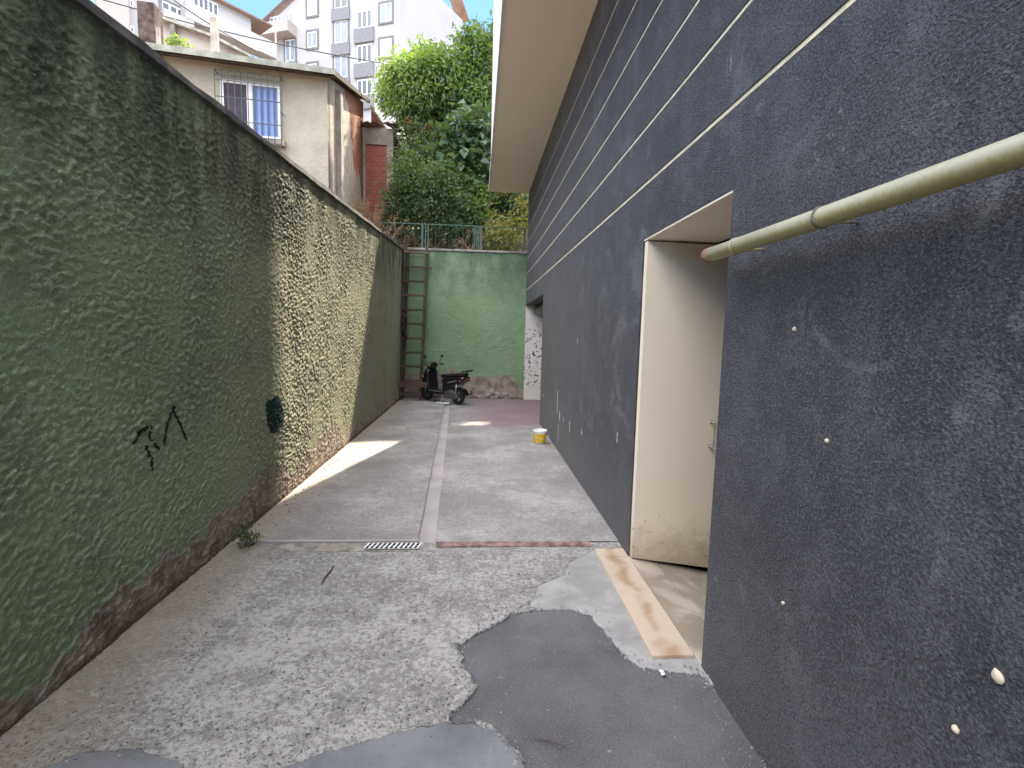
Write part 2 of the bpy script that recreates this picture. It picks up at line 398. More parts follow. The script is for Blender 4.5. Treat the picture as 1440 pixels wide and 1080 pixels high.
M_fibre = plain('mossy fibre cement sheet', (.30, .31, .26), .9, .25, 6, .008)
M_tileroof = plain('old clay roof tile', (.24, .15, .105), .9, .45, 8, .01)
M_winwhite = plain('white window plastic', (.78, .78, .78), .4, .04)
M_iron = plain('dark grey iron bar', (.10, .115, .10), .6, .2)
M_curt_d = plain('dark violet curtain', (.085, .07, .095), .9, .15, 8)
def curtain():
    b = NB('blue curtain'); x, y, z = b.xyz(); w = b.math('SINE', b.math('MULTIPLY', x, 62)); c = b.mix(b.rng(w, -1, 1), (.12, .19, .42), (.27, .37, .62)); return b.bsdf(c, .9, b.bump(w, .01))
M_curt_b = curtain()
def glass(name, col=(.25, .31, .38)):
    b = NB(name); c = b.mix(b.noise(1.1, 2), tuple(q*.6 for q in col), col); return b.bsdf(c, .08, spec=.7)
M_glass = glass('window glass')
M_glass_d = glass('dark window glass', (.10, .12, .15))
M_glass_c = glass('curtained window glass', (.42, .43, .46))
M_apt = plain('white apartment render', (.40, .39, .385), .85, .04, .6)
M_apt_b = plain('beige apartment render', (.40, .36, .33), .85, .05, .6)
M_trim = plain('grey window surround', (.17, .165, .165), .7, .1)
M_apron = plain('grey balcony panel', (.20, .20, .21), .7, .1)
M_eave = plain('orange timber eave', (.27, .18, .14), .7, .2, 2)
M_roofd = plain('dark roof edge', (.20, .16, .15), .8, .2)
M_sooty = plain('sooty brick', (.10, .075, .065), .95, .5, 9, .02)
M_ochre = plain('ochre garden render', (.50, .37, .20), .9, .25, 2, .01)
M_fgreen = plain('green painted steel', (.06, .115, .085), .55, .25, 20)
M_wire = plain('dark cable sheath', (.05, .05, .055), .6, .1)
M_white_m = plain('white painted steel', (.62, .65, .66), .5, .08)
def leafmat(name, a, c2, trans=.45, warm=None):
    b = NB(name); at = b.n('ShaderNodeAttribute', attribute_name='tone'); t = at.outputs['Fac']
    c = b.mix(t, a, c2)
    d = b.n('ShaderNodeBsdfDiffuse'); tr = b.n('ShaderNodeBsdfTranslucent'); gl = b.n('ShaderNodeBsdfGlossy'); gl.inputs['Roughness'].default_value = .38
    b.put(d.inputs[0], c); b.put(tr.inputs[0], b.mix(.6, c, warm or (.30, .42, .05))); gl.inputs[0].default_value = (.6, .65, .7, 1)
    m1 = b.n('ShaderNodeMixShader'); m1.inputs[0].default_value = trans; b.nt.links.new(d.outputs[0], m1.inputs[1]); b.nt.links.new(tr.outputs[0], m1.inputs[2])
    m2 = b.n('ShaderNodeMixShader'); m2.inputs[0].default_value = .07; b.nt.links.new(m1.outputs[0], m2.inputs[1]); b.nt.links.new(gl.outputs[0], m2.inputs[2])
    b.nt.links.new(m2.outputs[0], b.out.inputs[0]); return b.m
L_tree = leafmat('tree foliage', (.030, .066, .028), (.085, .15, .05))
L_lime = leafmat('lime foliage', (.07, .125, .022), (.16, .24, .045), .5)
L_fig = leafmat('fig foliage', (.028, .065, .034), (.055, .11, .055), .25)
L_shrub = leafmat('shrub foliage', (.028, .055, .026), (.07, .11, .045), .35)
L_yell = leafmat('yellow green foliage', (.14, .17, .03), (.28, .29, .06), .5, (.45, .42, .08))
L_dry = leafmat('dry stalks', (.22, .13, .075), (.40, .27, .17), .3, (.4, .25, .12))
L_red = leafmat('red blossom', (.35, .07, .03), (.45, .14, .06), .3, (.5, .15, .05))
M_bark = plain('grey brown bark', (.12, .095, .07), .95, .35, 12, .02)

XL, XR, YB = -1.69, 1.05, 11.3
ZTOP = lambda y: 2.72+.044*min(y, 3)+.0475*max(0, min(y, 12)-3)-.0004*max(0, y-5)**2 if False else 2.70+.0505*y
# ------------------------------------------------------------------ left wall
LW = empty('yard_wall', (XL-.12, 5, 0), 'long green roughcast retaining wall with dark mould and sunlit stretch, left of the passage', 'wall')
def wall_grid(name, y0, y1, step, mat, x=XL, keep=None, zlo=0, zhi=None, parent=LW):
    mb = MB(); ny = int((y1-y0)/step); idx = {}
    ys = [y0+i*(y1-y0)/ny for i in range(ny+1)]
    cols = []
    for y in ys:
        zt = (ZTOP(y)+.005) if zhi is None else zhi
        nz = int(((ZTOP(y1) if zhi is None else zhi)-zlo)/step); cols.append([(x, y, zlo+(zt-zlo)*j/nz) for j in range(nz+1)])
    nz = len(cols[0])
    mb.v = [p for c in cols for p in c]
    for i in range(ny):
        for j in range(nz-1):
            if keep:
                c = cols[i][j]
                if not keep(c[1]+step/2, c[2]+step/2): continue
            mb.f.append([i*nz+j, (i+1)*nz+j, (i+1)*nz+j+1, i*nz+j+1]); mb.mi.append(0)
    if keep:
        used = sorted({k for f in mb.f for k in f}); mp = {k: i for i, k in enumerate(used)}
        mb.v = [mb.v[k] for k in used]; mb.f = [[mp[k] for k in f] for f in mb.f]
    return mb.build(name, mat, parent, smooth=True, recalc=False)
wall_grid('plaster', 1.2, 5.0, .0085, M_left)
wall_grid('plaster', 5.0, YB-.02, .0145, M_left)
b_ = MB(); b_.hexa([(XL-.25, -9, -.2), (XL-.012, -9, -.2), (XL-.012, YB+.2, -.2), (XL-.25, YB+.2, -.2),
                    (XL-.25, -9, ZTOP(-9)), (XL-.012, -9, ZTOP(-9)), (XL-.012, YB+.2, ZTOP(YB)), (XL-.25, YB+.2, ZTOP(YB))])
b_.build('wall_core', M_conc_d, LW)
cb = MB(); n = 60
for i in range(n):
    ya, yb = -2+i*(YB+2.2)/n, -2+(i+1)*(YB+2.2)/n
    e = lambda y: .012*mnoise.noise(V((y*1.7, 3, 0)))+.008*mnoise.noise(V((y*6, 1, 0)))
    cb.hexa([(XL-.28, ya, ZTOP(ya)), (XL+.03+e(ya), ya, ZTOP(ya)-.005+e(ya+9)), (XL+.03+e(yb), yb, ZTOP(yb)-.005+e(yb+9)), (XL-.28, yb, ZTOP(yb)),
             (XL-.28, ya, ZTOP(ya)+.06), (XL+.022+e(ya), ya, ZTOP(ya)+.04+e(ya)), (XL+.022+e(yb), yb, ZTOP(yb)+.04+e(yb)), (XL-.28, yb, ZTOP(yb)+.06)])
cb.build('coping', M_coping, LW)
def segd(p, a, b):
    p, a, b = V(p), V(a), V(b); d = b-a; t = max(0, min(1, (p-a).dot(d)/d.length_squared)); return (p-a-d*t).length
ST = [[(213, 600), (200, 603), (190, 622)], [(213, 600), (212, 615), (224, 630)], [(206, 628), (214, 645), (216, 660)], [(246, 573), (238, 590), (232, 625)], [(243, 575), (252, 590), (263, 617)], [(196, 612), (206, 600)]]
STW = [[(onx(x, y, XL+.01).y, onx(x, y, XL+.01).z) for x, y in s] for s in ST]
def ingraf(y, z):
    d = min(segd((y, z), s[i], s[i+1]) for s in STW for i in range(len(s)-1))
    return d < .009+.008*mnoise.noise(V((y*40, z*40, 0)))
gy = [p[0] for s in STW for p in s]; gz = [p[1] for s in STW for p in s]
wall_grid('graffiti', min(gy)-.05, max(gy)+.05, .006, M_graf, XL+.0025, ingraf, min(gz)-.05, max(gz)+.05)
pc = onx(386, 583, XL)
def inpatch(y, z):
    dy, dz = (y-pc.y)/.17, (z-pc.z)/.165
    return (abs(dy)**3+abs(dz)**3) < .8+.5*mnoise.noise(V((y*9, z*9, 4)))-.35*dy*dz
wall_grid('paint_patch', pc.y-.3, pc.y+.3, .010, M_patch, XL+.003, inpatch, pc.z-.3, pc.z+.3)

# ------------------------------------------------------------------ back wall
BW = empty('yard_wall', (-.3, YB+.15, 0), 'light green roughcast wall closing the far end, behind the scooter', 'wall')
mb = MB(); st = .022; nx = int((XR-XL)/st); ZB = 3.27; nz = int(ZB/st)
mb.v = [(XL+(XR+.01-XL)*i/nx, YB, ZB*j/nz) for i in range(nx+1) for j in range(nz+1)]
mb.f = [[i*(nz+1)+j, (i+1)*(nz+1)+j, (i+1)*(nz+1)+j+1, i*(nz+1)+j+1] for i in range(nx) for j in range(nz)]; mb.mi = [0]*len(mb.f)
mb.build('plaster', M_back, BW, smooth=True, recalc=False)
MB().box(XL-.3, 6, YB+.012, YB+.26, -.2, ZB).build('wall_core', M_conc_d, BW)
MB().box(XL+.03, XR, YB-.04, YB+.3, ZB+.001, ZB+.05).build('coping', M_copl, BW, bevel=.012)
fb = MB()
for i in range(11):
    x = .1+i*.055+random.uniform(-.02, .02)
    t = .6-abs((x-.4)/.5)
    fb.blob((x, YB+.0, random.uniform(.02, .05+.2*max(0, t))), (.10, random.uniform(.02, .035), random.uniform(.05, .09)), 0, i, 2, .7)
fb.build('mortar_heap', M_silt, BW, smooth=True)

# ------------------------------------------------------------------ ground
def poly(pts): return [(onz(x, y, 0).x, onz(x, y, 0).y) for x, y in pts]
def inside(p, pg):
    x, y = p; r = False; j = len(pg)-1
    for i in range(len(pg)):
        xi, yi = pg[i]; xj, yj = pg[j]
        if (yi > y) != (yj > y) and x < (xj-xi)*(y-yi)/(yj-yi)+xi: r = not r
        j = i
    return r
PA = poly([(645, 905), (690, 880), (720, 862), (760, 855), (800, 854), (830, 864), (850, 885), (866, 905), (880, 925), (898, 936), (925, 941), (985, 945), (1010, 968), (1060, 1025), (1130, 1110), (1300, 1300), (760, 1300), (740, 1090), (735, 1062), (700, 1026), (690, 1012), (640, 1016), (622, 1012), (655, 985), (672, 962), (655, 940)])
PC1 = poly([(330, 1300), (380, 1090), (440, 1065), (500, 1046), (560, 1031), (620, 1018), (670, 1018), (698, 1030), (733, 1066), (745, 1100), (760, 1300)])
PC3 = poly([(-80, 1250), (55, 1082), (120, 1060), (180, 1054), (230, 1061), (270, 1085), (260, 1250)])
PC2 = poly([(835, 772), (812, 784), (798, 792), (796, 806), (756, 824), (744, 852), (800, 858), (840, 880), (866, 905), (898, 940), (990, 950), (1010, 940), (1000, 770)])
gx0, gx1, gy0, gy1 = XL-.03, XR+.04, .95, 3.45
st = .008; nx = int((gx1-gx0)/st); ny = int((gy1-gy0)/st)
def region(x, y):
    q = (x+.018*mnoise.noise(V((x*14, y*14, 0)))+.012*mnoise.noise(V((x*45, y*45, 2))), y+.018*mnoise.noise(V((x*14, y*14, 7)))+.012*mnoise.noise(V((x*45, y*45, 9))))
    if inside(q, PC1) or inside(q, PC3): return 2
    e_ = max(0, min(1, (.05-x)/.25)); k_ = .016+.022*e_
    qa = (q[0]+k_*mnoise.noise(V((x*34, y*34, 3)))+.35*k_*mnoise.noise(V((x*85, y*85, 6))), q[1]+k_*mnoise.noise(V((x*34, y*34, 8))))
    if inside(qa, PA): return 1
    q2 = (x*.6+q[0]*.4, y*.6+q[1]*.4)
    if inside(q2, PC2): return 3
    return 0
reg = [[region(gx0+(i+.5)*(gx1-gx0)/nx, gy0+(j+.5)*(gy1-gy0)/ny) for j in range(ny)] for i in range(nx)]
HT = {0: 0.0, 1: -.017, 2: .004, 3: -.004}
parts = {k: MB() for k in range(4)}; vid = {k: {} for k in range(4)}
def cell(a, b_): return reg[min(max(a, 0), nx-1)][min(max(b_, 0), ny-1)]
POS = {}
def bedge(a, b_, c_, d_):   # does a region border run along this grid edge?
    if a == c_: j = min(b_, d_); return cell(a-1, j) != cell(a, j)
    i = min(a, c_); return cell(i, b_-1) != cell(i, b_)
BORD = {}
for i in range(1, nx):
    for j in range(1, ny):
        nb_ = [(i+a, j+b_) for a, b_ in ((1, 0), (-1, 0), (0, 1), (0, -1)) if 0 < i+a < nx and 0 < j+b_ < ny and bedge(i, j, i+a, j+b_)]
        if len(nb_) >= 2: BORD[(i, j)] = nb_; POS[(i, j)] = (gx0+i*(gx1-gx0)/nx, gy0+j*(gy1-gy0)/ny)
for _ in range(3):
    NP = {}
    for k_, nb_ in BORD.items():
        q_ = [POS[n_] for n_ in nb_ if n_ in POS]
        NP[k_] = (POS[k_][0]*.4+.6*sum(p[0] for p in q_)/len(q_), POS[k_][1]*.4+.6*sum(p[1] for p in q_)/len(q_)) if len(q_) == 2 else POS[k_]
    POS = NP
def vz(i, j):
    zs = [HT[reg[a][b]] for a in (i-1, i) for b in (j-1, j) if 0 <= a < nx and 0 <= b < ny]; return sum(zs)/len(zs)
for i in range(nx):
    for j in range(ny):
        k = reg[i][j]; f = []
        for a, b in ((i, j), (i+1, j), (i+1, j+1), (i, j+1)):
            if (a, b) not in vid[k]:
                vid[k][(a, b)] = len(parts[k].v); x, y = POS.get((a, b), (gx0+a*(gx1-gx0)/nx, gy0+b*(gy1-gy0)/ny))
                z = vz(a, b)+.035*max(0, (-1.35-x))*1.2 if x < -1.35 else vz(a, b)
                parts[k].v.append((x, y, z))
            f.append(vid[k][(a, b)])
        parts[k].f.append(f); parts[k].mi.append(0)
for k, nm, mt in ((0, 'ground', M_rough), (1, 'asphalt', M_asph), (2, 'cement_screed', M_cem), (3, 'cement_screed', M_cem2)):
    struct(parts[k].build(nm, mt, smooth=True, recalc=False))
struct(MB().box(-60, 60, -80, .96, -.4, -.015).build('street', M_pad))
# concrete pad in two slabs with the gutter between
def gut(y): return -.345-(y-3.43)*.0405
padl, padr, gt = MB(), MB(), MB()
ys = [3.45+(YB-3.45)*i/40 for i in range(41)]
for a, b in zip(ys[:-1], ys[1:]):
    w = .062; j = lambda y: .006*mnoise.noise(V((y*5, 0, 0)))
    padl.quad((XL-.03, a, .006), (gut(a)-w+j(a), a, .006), (gut(b)-w+j(b), b, .006), (XL-.03, b, .006))
    padl.quad((gut(a)-w+j(a), a, .006), (gut(a)-w+j(a), a, -.03), (gut(b)-w+j(b), b, -.03), (gut(b)-w+j(b), b, .006))
    padr.quad((gut(a)+w+j(a+50), a, .006), (4.5, a, .006), (4.5, b, .006), (gut(b)+w+j(b+50), b, .006))
    padr.quad((gut(a)+w+j(a+50), a, -.03), (gut(a)+w+j(a+50), a, .006), (gut(b)+w+j(b+50), b, .006), (gut(b)+w+j(b+50), b, -.03))
    for k in range(6):
        s0, s1 = -1+k/3, -1+(k+1)/3; zz = lambda s: -.006-.018*(1-s*s)
        gt.quad((gut(a)+s0*.068, a, zz(s0)), (gut(a)+s1*.068, a, zz(s1)), (gut(b)+s1*.068, b, zz(s1)), (gut(b)+s0*.068, b, zz(s0)))
struct(padl.build('concrete_pad', M_pad)); struct(padr.build('concrete_pad', M_pad)); struct(gt.build('gutter', M_gutter, smooth=True))
# cross strip: silted channel with grate on the left, brick edging on the right
struct(MB().box(-1.5, -.36, 3.31, 3.452, -.03, .003).build('channel', M_silt))
lip = MB(); lip.box(-1.5, -.40, 3.452, 3.475, -.02, .018); struct(lip.build('kerb_strip', M_gutter, bevel=.006))
be = MB(); x = -.27
while x < .83:
    w = random.uniform(.17, .24); be.box(x, min(.83, x+w-.006), 3.372+random.uniform(-.004, .004), 3.45, -.05, .004+random.uniform(0, .008)); x += w
struct(be.build('brick_edging', M_brick, bevel=.004))
g0, g1 = onz(513, 772, .01), onz(588, 773, .01)
DG = empty('drain_grate', ((g0.x+g1.x)/2, 3.415, 0), 'small slotted silver drain grate set in the cross channel', 'drain grate')
gm = MB(); gm.box(g0.x, g1.x, 3.332, 3.338, .0046, .0115); gm.box(g0.x, g1.x, 3.428, 3.434, .0046, .0115); gm.box(g0.x, g1.x, 3.380, 3.386, .0046, .0105)
gm.build('frame', M_galv, DG)
gs = MB(); k = 11
for i in range(k+1):
    x = g0.x+(g1.x-g0.x)*i/k; gs.bar((x-.010, 3.336, .0085), (x+.010, 3.430, .0085), .012, .006)
gs.build('slats', M_winwhite, DG); MB().box(g0.x, g1.x, 3.328, 3.438, .0031, .0044).build('pit', M_black, DG)

# ------------------------------------------------------------------ dark building on the right
DB = empty('dark_building', (3.5, 3, 0), 'dark grey rendered building with cream grooves and overhanging upper storeys, right of the passage', 'building')
DY0, DY1, DZ = 2.085, 3.225, 2.125
GY0, GZ = 8.22, 2.135
T = .22
wm = MB(); Y0 = -7
def wbox(y0, y1, z0, z1): wm.box(XR, XR+T, y0, y1, z0, z1)
ZG = [2.475, 2.835, 3.155, 3.49, 3.815, 4.135]
zlow = ZG[0]-.012
wbox(Y0, DY0, -.1, zlow); wbox(DY0, DY1, DZ, zlow); wbox(DY1, GY0, -.1, zlow); wbox(GY0, YB, GZ, zlow)
zz = [zlow]+[z for g in ZG for z in (g-.012, g+.012)][1:]+[4.6]
for i in range(0, len(zz)-1):
    if i % 2 == 0: wm.box(XR+.005, XR+T, Y0, YB, zz[i], zz[i+1], 1)
    else: wm.box(XR, XR+T, Y0, YB, zz[i], zz[i+1])
wm.build('wall', [M_dark, M_groove], DB)
wm = MB(); wm.box(.2, 9, Y0, YB, 4.602, 16).build('upper_storeys', M_fascia, DB)
MB().box(.185, XR+T-.01, Y0, YB-.003, 4.585, 4.601).build('soffit', M_soffit, DB)
MB().box(.165, .185, Y0, YB, 4.575, 4.66).build('drip_edge', M_fascia, DB)
# rooms behind the two openings
ro = MB(); ro.box(2.6, 2.65, 1.2, 5, -.2, 2.5); ro.box(XR+T, 2.6, 1.15, 1.2, -.2, 2.5); ro.box(XR+T, 2.6, 5, 5.05, -.2, 2.5); ro.box(XR+T, 2.65, 1.15, 5.05, 2.5, 2.55)
ro.box(4.4, 4.45, 7, YB, -.2, 2.5); ro.box(XR+T, 4.4, 7, 7.05, -.2, 2.5); ro.box(XR+T, 4.45, 7, YB, 2.5, 2.55)
ro.build('interior', M_inside, DB)
MB().box(XR+.004, XR+T+.25, DY0+.001, DY1-.001, DZ-.012, DZ-.001).build('lintel_soffit', M_soffit, DB)
# threshold: marble slab outside, tiles falling inwards
MB().box(.84, 1.045, 2.145, 3.185, -.02, .012).build('threshold_slab', M_marble, DB, bevel=.004)
MB().box(.84, 1.045, 3.19, 3.32, -.02, .0115).build('threshold_slab', M_marble, DB, bevel=.004)
fl = lambda x: .006-.21*(x-1.05)
for y0, y1, x0, x1 in ((2.09, 3.22, 1.052, 1.245), (2.09, 3.22, 1.25, 1.75)):
    MB().hexa([(x0, y0, fl(x0)-.03), (x1, y0, fl(x1)-.03), (x1, y1, fl(x1)-.03), (x0, y1, fl(x0)-.03), (x0, y0, fl(x0)), (x1, y0, fl(x1)), (x1, y1, fl(x1)), (x0, y1, fl(x0))]).build('floor_tile', M_tile, DB, bevel=.003)
MB().box(1.75, 2.6, 1.2, 5, -.2, -.16).build('room_floor', M_tile, DB)
dl = MB(); ex = 1.058
dl.hexa([(ex, 3.165, .012), (1.86, 3.165, -.10), (1.86, 3.215, -.10), (ex, 3.215, .012), (ex, 3.165, DZ-.02), (1.86, 3.165, DZ-.03), (1.86, 3.215, DZ-.03), (ex, 3.215, DZ-.02)])
door = dl.build('door', M_leaf_door, DB, bevel=.004)
hc = ony(1001, 610, 3.16); hd = MB()
hd.box(hc.x-.018, hc.x-.002, 3.160, 3.165, hc.z+.07, hc.z+.09); hd.box(hc.x-.018, hc.x-.002, 3.160, 3.165, hc.z-.095, hc.z-.075); hd.tube([(hc.x-.01, 3.164, hc.z+.08), (hc.x-.01, 3.11, hc.z+.08), (hc.x-.01, 3.11, hc.z-.085), (hc.x-.01, 3.164, hc.z-.085)], .008, 8)
hd.build('handle', M_conc, door)
# garage opening
MB().box(XR+.003, 4.4, YB-.05, YB-.02, 0, 2.5).build('garage_end_wall', M_swhite, DB)
rb = MB(); rb.lathe([(.12, GY0+.05), (.12, YB-.06)], (XR+.30, 0, GZ-.10), 'y', 16); rb.build('shutter_roll', plain('grey brown shutter roll', (.20, .18, .155), .5, .2), DB, smooth=True)
MB().box(XR+.01, XR+.05, GY0+.002, GY0+.03, 0, GZ).build('shutter_rail', M_black, DB)
MB().box(XR-.008, XR-.001, GY0, YB, GZ-.002, GZ+.02).build('lintel_strip', M_black, DB)
for px, py, r in ((1404, 952, .012), (1345, 1026, .0075), (1102, 848, .006), (1118, 463, .007), (1164, 620, .006)):
    q = onx(px, py, XR); pb = MB(); pb.blob((XR-.002, q.y, q.z), (.006, r, r*1.25), 0, px, 2, .6); pb.build('putty_dab', M_putty, DB, smooth=True)
rnd = random.Random(5)
for px, py, h, w in ((784, 565, .30, .010), (787, 585, .12, .02), (785, 610, .25, .006), (801, 600, .12, .012), (818, 607, .06, .01), (868, 615, .08, .008), (812, 480, .07, .006), (764, 556, .05, .02), (792, 590, .06, .01)):
    q = onx(px, py, XR); n = 7; sc = MB()
    for i in range(n):
        a, c = -h/2+h*i/n, -h/2+h*(i+1)/n; w0 = w*rnd.uniform(.4, 1); o = rnd.uniform(-.4, .4)*w
        sc.box(XR-.0015, XR-.0003, q.y+o-w0, q.y+o+w0, q.z+a, q.z+c)
    sc.build('paint_drip', M_fascia, DB)
# drain pipe held off the wall
PX, PZ = .945, 1.842
PP = empty('drain_pipe', (PX, 1, PZ), 'yellowed pale plastic pipe running along the dark wall beside the doorway', 'pipe')
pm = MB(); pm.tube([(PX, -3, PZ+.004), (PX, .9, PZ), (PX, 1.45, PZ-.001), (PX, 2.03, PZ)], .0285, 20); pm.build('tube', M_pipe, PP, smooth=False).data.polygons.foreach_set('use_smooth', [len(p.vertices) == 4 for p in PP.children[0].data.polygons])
for y in (1.36, 1.82):
    cl = MB(); cl.lathe([(.0290, -.006), (.0312, -.005), (.0312, .005), (.0290, .006)], (PX, y, PZ), 'y', 20); cl.tube([(PX+.02, y, PZ-.01), (XR, y, PZ-.01)], .005, 6); cl.build('clamp', M_pipe if y > 1.5 else M_conc_d, PP, smooth=True)
MB().lathe([(.018, 2.012), (.030, 2.012), (.0305, 2.055), (.021, 2.058), (.019, 2.02)], (PX, 0, PZ), 'y', 20).build('end_collar', M_rust, PP, smooth=True)
MB().lathe([(.0205, 2.04), (.001, 2.04)], (PX, 0, PZ), 'y', 20).build('end_hole', M_black, PP)

# ------------------------------------------------------------------ things in the yard
def bucket():
    q = onz(759, 624, 0); B = empty('paint_bucket', (q.x, q.y, .006), 'small yellow and white plastic paint bucket at the foot of the dark wall', 'bucket')
    h, r0, r1 = .19, .078, .095; c = (0, 0, 0)
    MB().lathe([(0, 0), (r0, 0), (r1, h), (r1-.004, h), (r0-.004, .004), (0, .004)], c, n=24).build('pail', M_winwhite, B, True, True)
    MB().lathe([(r0+.003, .022), (r1-.004+.002, h-.045)], c, n=24).build('label_band', plain('yellow label print', (.70, .44, .03), .5, .25, 20), B, True, True)
    MB().lathe([(r1, h-.03), (r1+.006, h-.028), (r1+.006, h), (r1-.003, h+.003)], c, n=24).build('rim', M_winwhite, B, True, True)
    MB().lathe([(0, h-.03), (r1-.006, h-.03)], c, n=24).build('contents', M_conc, B, True)
    MB().tube([(r1+.006, 0, h-.02), (r1+.03, -.05, h-.07), (.03, -r1-.03, h-.12), (-r1-.02, -.06, h-.07), (-r1-.006, 0, h-.02)], .003, 6).build('handle', M_galv, B, True, True)
bucket()
def crumple(name, px, py, sx, sy, sz, label, cat, mat, seed, z=.006):
    q = onz(px, py, 0); mb = MB(); n = 9
    for i in range(n+1):
        for j in range(n+1):
            u, v = i/n*2-1, j/n*2-1
            mb.v.append((q.x+u*sx*(1+.2*mnoise.noise(V((v*2, seed, 0)))), q.y+v*sy*(1+.3*mnoise.noise(V((u*2, seed, 5)))), z+.004+sz*abs(mnoise.noise(V((u*1.6+seed, v*1.6, 0))))))
    k = n+1
    mb.f = [[i*k+j, (i+1)*k+j, (i+1)*k+j+1, i*k+j+1] for i in range(n) for j in range(n)]; mb.mi = [0]*len(mb.f)
    o = mb.build(name, mat); so = o.modifiers.new('thick', 'SOLIDIFY'); so.thickness = .002
    tag(o, label, cat)
crumple('litter', 623, 568, .13, .10, .05, 'crumpled pale blue white paper sheet on the floor in front of the scooter', 'litter', M_winwhite, 2)
crumple('litter', 931, 945, .009, .016, .010, 'tiny white scrap lying beside the end of the marble threshold', 'litter', M_winwhite, 5, -.008)
crumple('litter', 571, 589, .05, .03, .01, 'small pale scrap on the concrete in front of the ladder', 'litter', M_putty, 8)
crumple('litter', 564, 603, .055, .03, .01, 'small flat pale scrap on the concrete, nearer than the other scrap by the ladder', 'litter', M_putty, 11)
a, b = onz(469, 796, .005), onz(452, 821, .005)
k = MB(); k.tube([a, a.lerp(b, .35)+V((.004, 0, .002)), a.lerp(b, .7)+V((-.003, 0, .002)), b], [.004, .005, .005, .003], 6); tag(k.build('stick', M_wood, smooth=True), 'thin dark stick lying on the rough concrete before the channel', 'stick')
a, b = onz(750, 1038, -.005), onz(795, 1050, -.005)
k = MB(); k.tube([a, a.lerp(b, .5)+V((.003, .004, 0)), b], [.002, .003, .002], 5); tag(k.build('twig', M_wood2, smooth=True), 'thin reddish twig lying on the asphalt patch', 'twig')
# leaves -------------------------------------------------------------------
def leaf(mb, tones, p, d, nrm, L, W, t):
    d = d.normalized(); s = d.cross(nrm)
    if s.length < 1e-4: s = d.orthogonal()
    s.normalize(); n = s.cross(d)
    b = len(mb.v); m_ = p+d*L*.45
    mb.v += [tuple(p), tuple(m_-s*W/2+n*W*.18), tuple(p+d*L-n*L*.12), tuple(m_+s*W/2+n*W*.18)]
    mb.f += [[b, b+1, b+2], [b, b+2, b+3]]; mb.mi += [0, 0]; tones += [t]*4
def crown(name, clumps, mat, L, W, dens, parent, rnd, droop=.35, twigr=.22, per=14):
    mb = MB(); tones = []
    for c, r in clumps:
        c = V(c); r = V(r) if not isinstance(r, (int, float)) else V((r, r, r))
        nt = max(4, int(dens*(r.x*r.y*r.z)**(1/3)*(r.x*r.y*r.z)**(1/3)*26))
        for _ in range(nt):
            u = V((rnd.gauss(0, 1), rnd.gauss(0, 1), rnd.gauss(0, 1))).normalized(); k = rnd.random()**.38
            tc = c+V((u.x*r.x, u.y*r.y, u.z*r.z))*k
            td = (u+V((0, 0, .3))).normalized(); tone0 = rnd.random()
            for _ in range(per):
                o = V((rnd.gauss(0, 1), rnd.gauss(0, 1), rnd.gauss(0, 1)))*twigr*.5
                d = (td*.5+V((rnd.gauss(0, .7), rnd.gauss(0, .7), rnd.gauss(0, .5)-droop)))
                nr = V((rnd.gauss(0, .6), rnd.gauss(0, .6), 1))
                s = rnd.uniform(.6, 1.25)
                leaf(mb, tones, tc+o, d, nr, L*s, W*s, min(1, max(0, tone0*.6+rnd.random()*.4)))
    return mb.build(name, mat, parent, recalc=False, attr=tones)
def limbs(base, targets, r, parent, rnd, name='trunk', fork=.4):
    mb = MB(); base = V(base); mean = sum((V(t) for t in targets), V())/len(targets); f = base.lerp(mean, fork)
    mb.tube([base-V((0, 0, .3)), base, base.lerp(f, .5)+V((rnd.uniform(-.1, .1), 0, 0)), f], [r*1.25, r*1.1, r*.9, r*.75], 9)
    for t in targets:
        t = V(t); m_ = f.lerp(t, .5)+V((rnd.uniform(-.2, .2), rnd.uniform(-.2, .2), rnd.uniform(0, .2)))
        mb.tube([f, m_, t], [r*.55, r*.32, r*.1], 6)
    mb.build(name, M_bark, parent, smooth=True)
rl = random.Random(3)
# weed at wall foot
q = onz(355, 770, 0); W_ = empty('weed', (q.x-.05, q.y, .02), 'small green weed tuft growing at the foot of the left wall', 'plant')
crown('leaves', [((q.x-.03, q.y, .07), (.055, .08, .06)), ((q.x-.05, q.y+.04, .10), (.04, .05, .04))], leafmat('weed foliage', (.03, .05, .015), (.09, .12, .03), .3),   .03, .016, 120, W_, rl, .0, .05, 12)
k = MB()
for i in range(8): k.tube([(q.x-.05, q.y, .0), (q.x-.05+rl.uniform(-.05, .05), q.y+rl.uniform(-.06, .06), rl.uniform(.06, .13))], [.002, .001], 4)
k.build('stem', M_wood, W_)

# grit gathered along the joints
gr = MB(); rg_ = random.Random(9)
def grit(x, y, r):
    z = 0.004 if y < 3.4 else .01
    gr.blob((x, y, z+r*.2), (r*rg_.uniform(.7, 1.4), r*rg_.uniform(.7, 1.4), r*.7), 0, rg_.random()*90, 1, .7)
for i in range(230): grit(XL+.05+abs(rg_.gauss(0, .10)), rg_.uniform(1.5, 6.5), rg_.uniform(.0025, .008))
for i in range(420):
    a_ = rg_.choice(list(BORD)); p_ = POS[a_]; grit(p_[0]+rg_.gauss(0, .03), p_[1]+rg_.gauss(0, .03), rg_.uniform(.002, .0055))
for i in range(60): grit(XR-abs(rg_.gauss(0, .04))-.01, rg_.uniform(1.5, 2.1) if i % 2 else rg_.uniform(3.4, 7), rg_.uniform(.002, .006))
gr = gr.build('grit', plain('pale grit', (.25, .235, .22), .95, .6, 60), smooth=False); tag(gr, 'small loose grit scattered along the wall feet and patch edges', 'grit', kind='stuff')

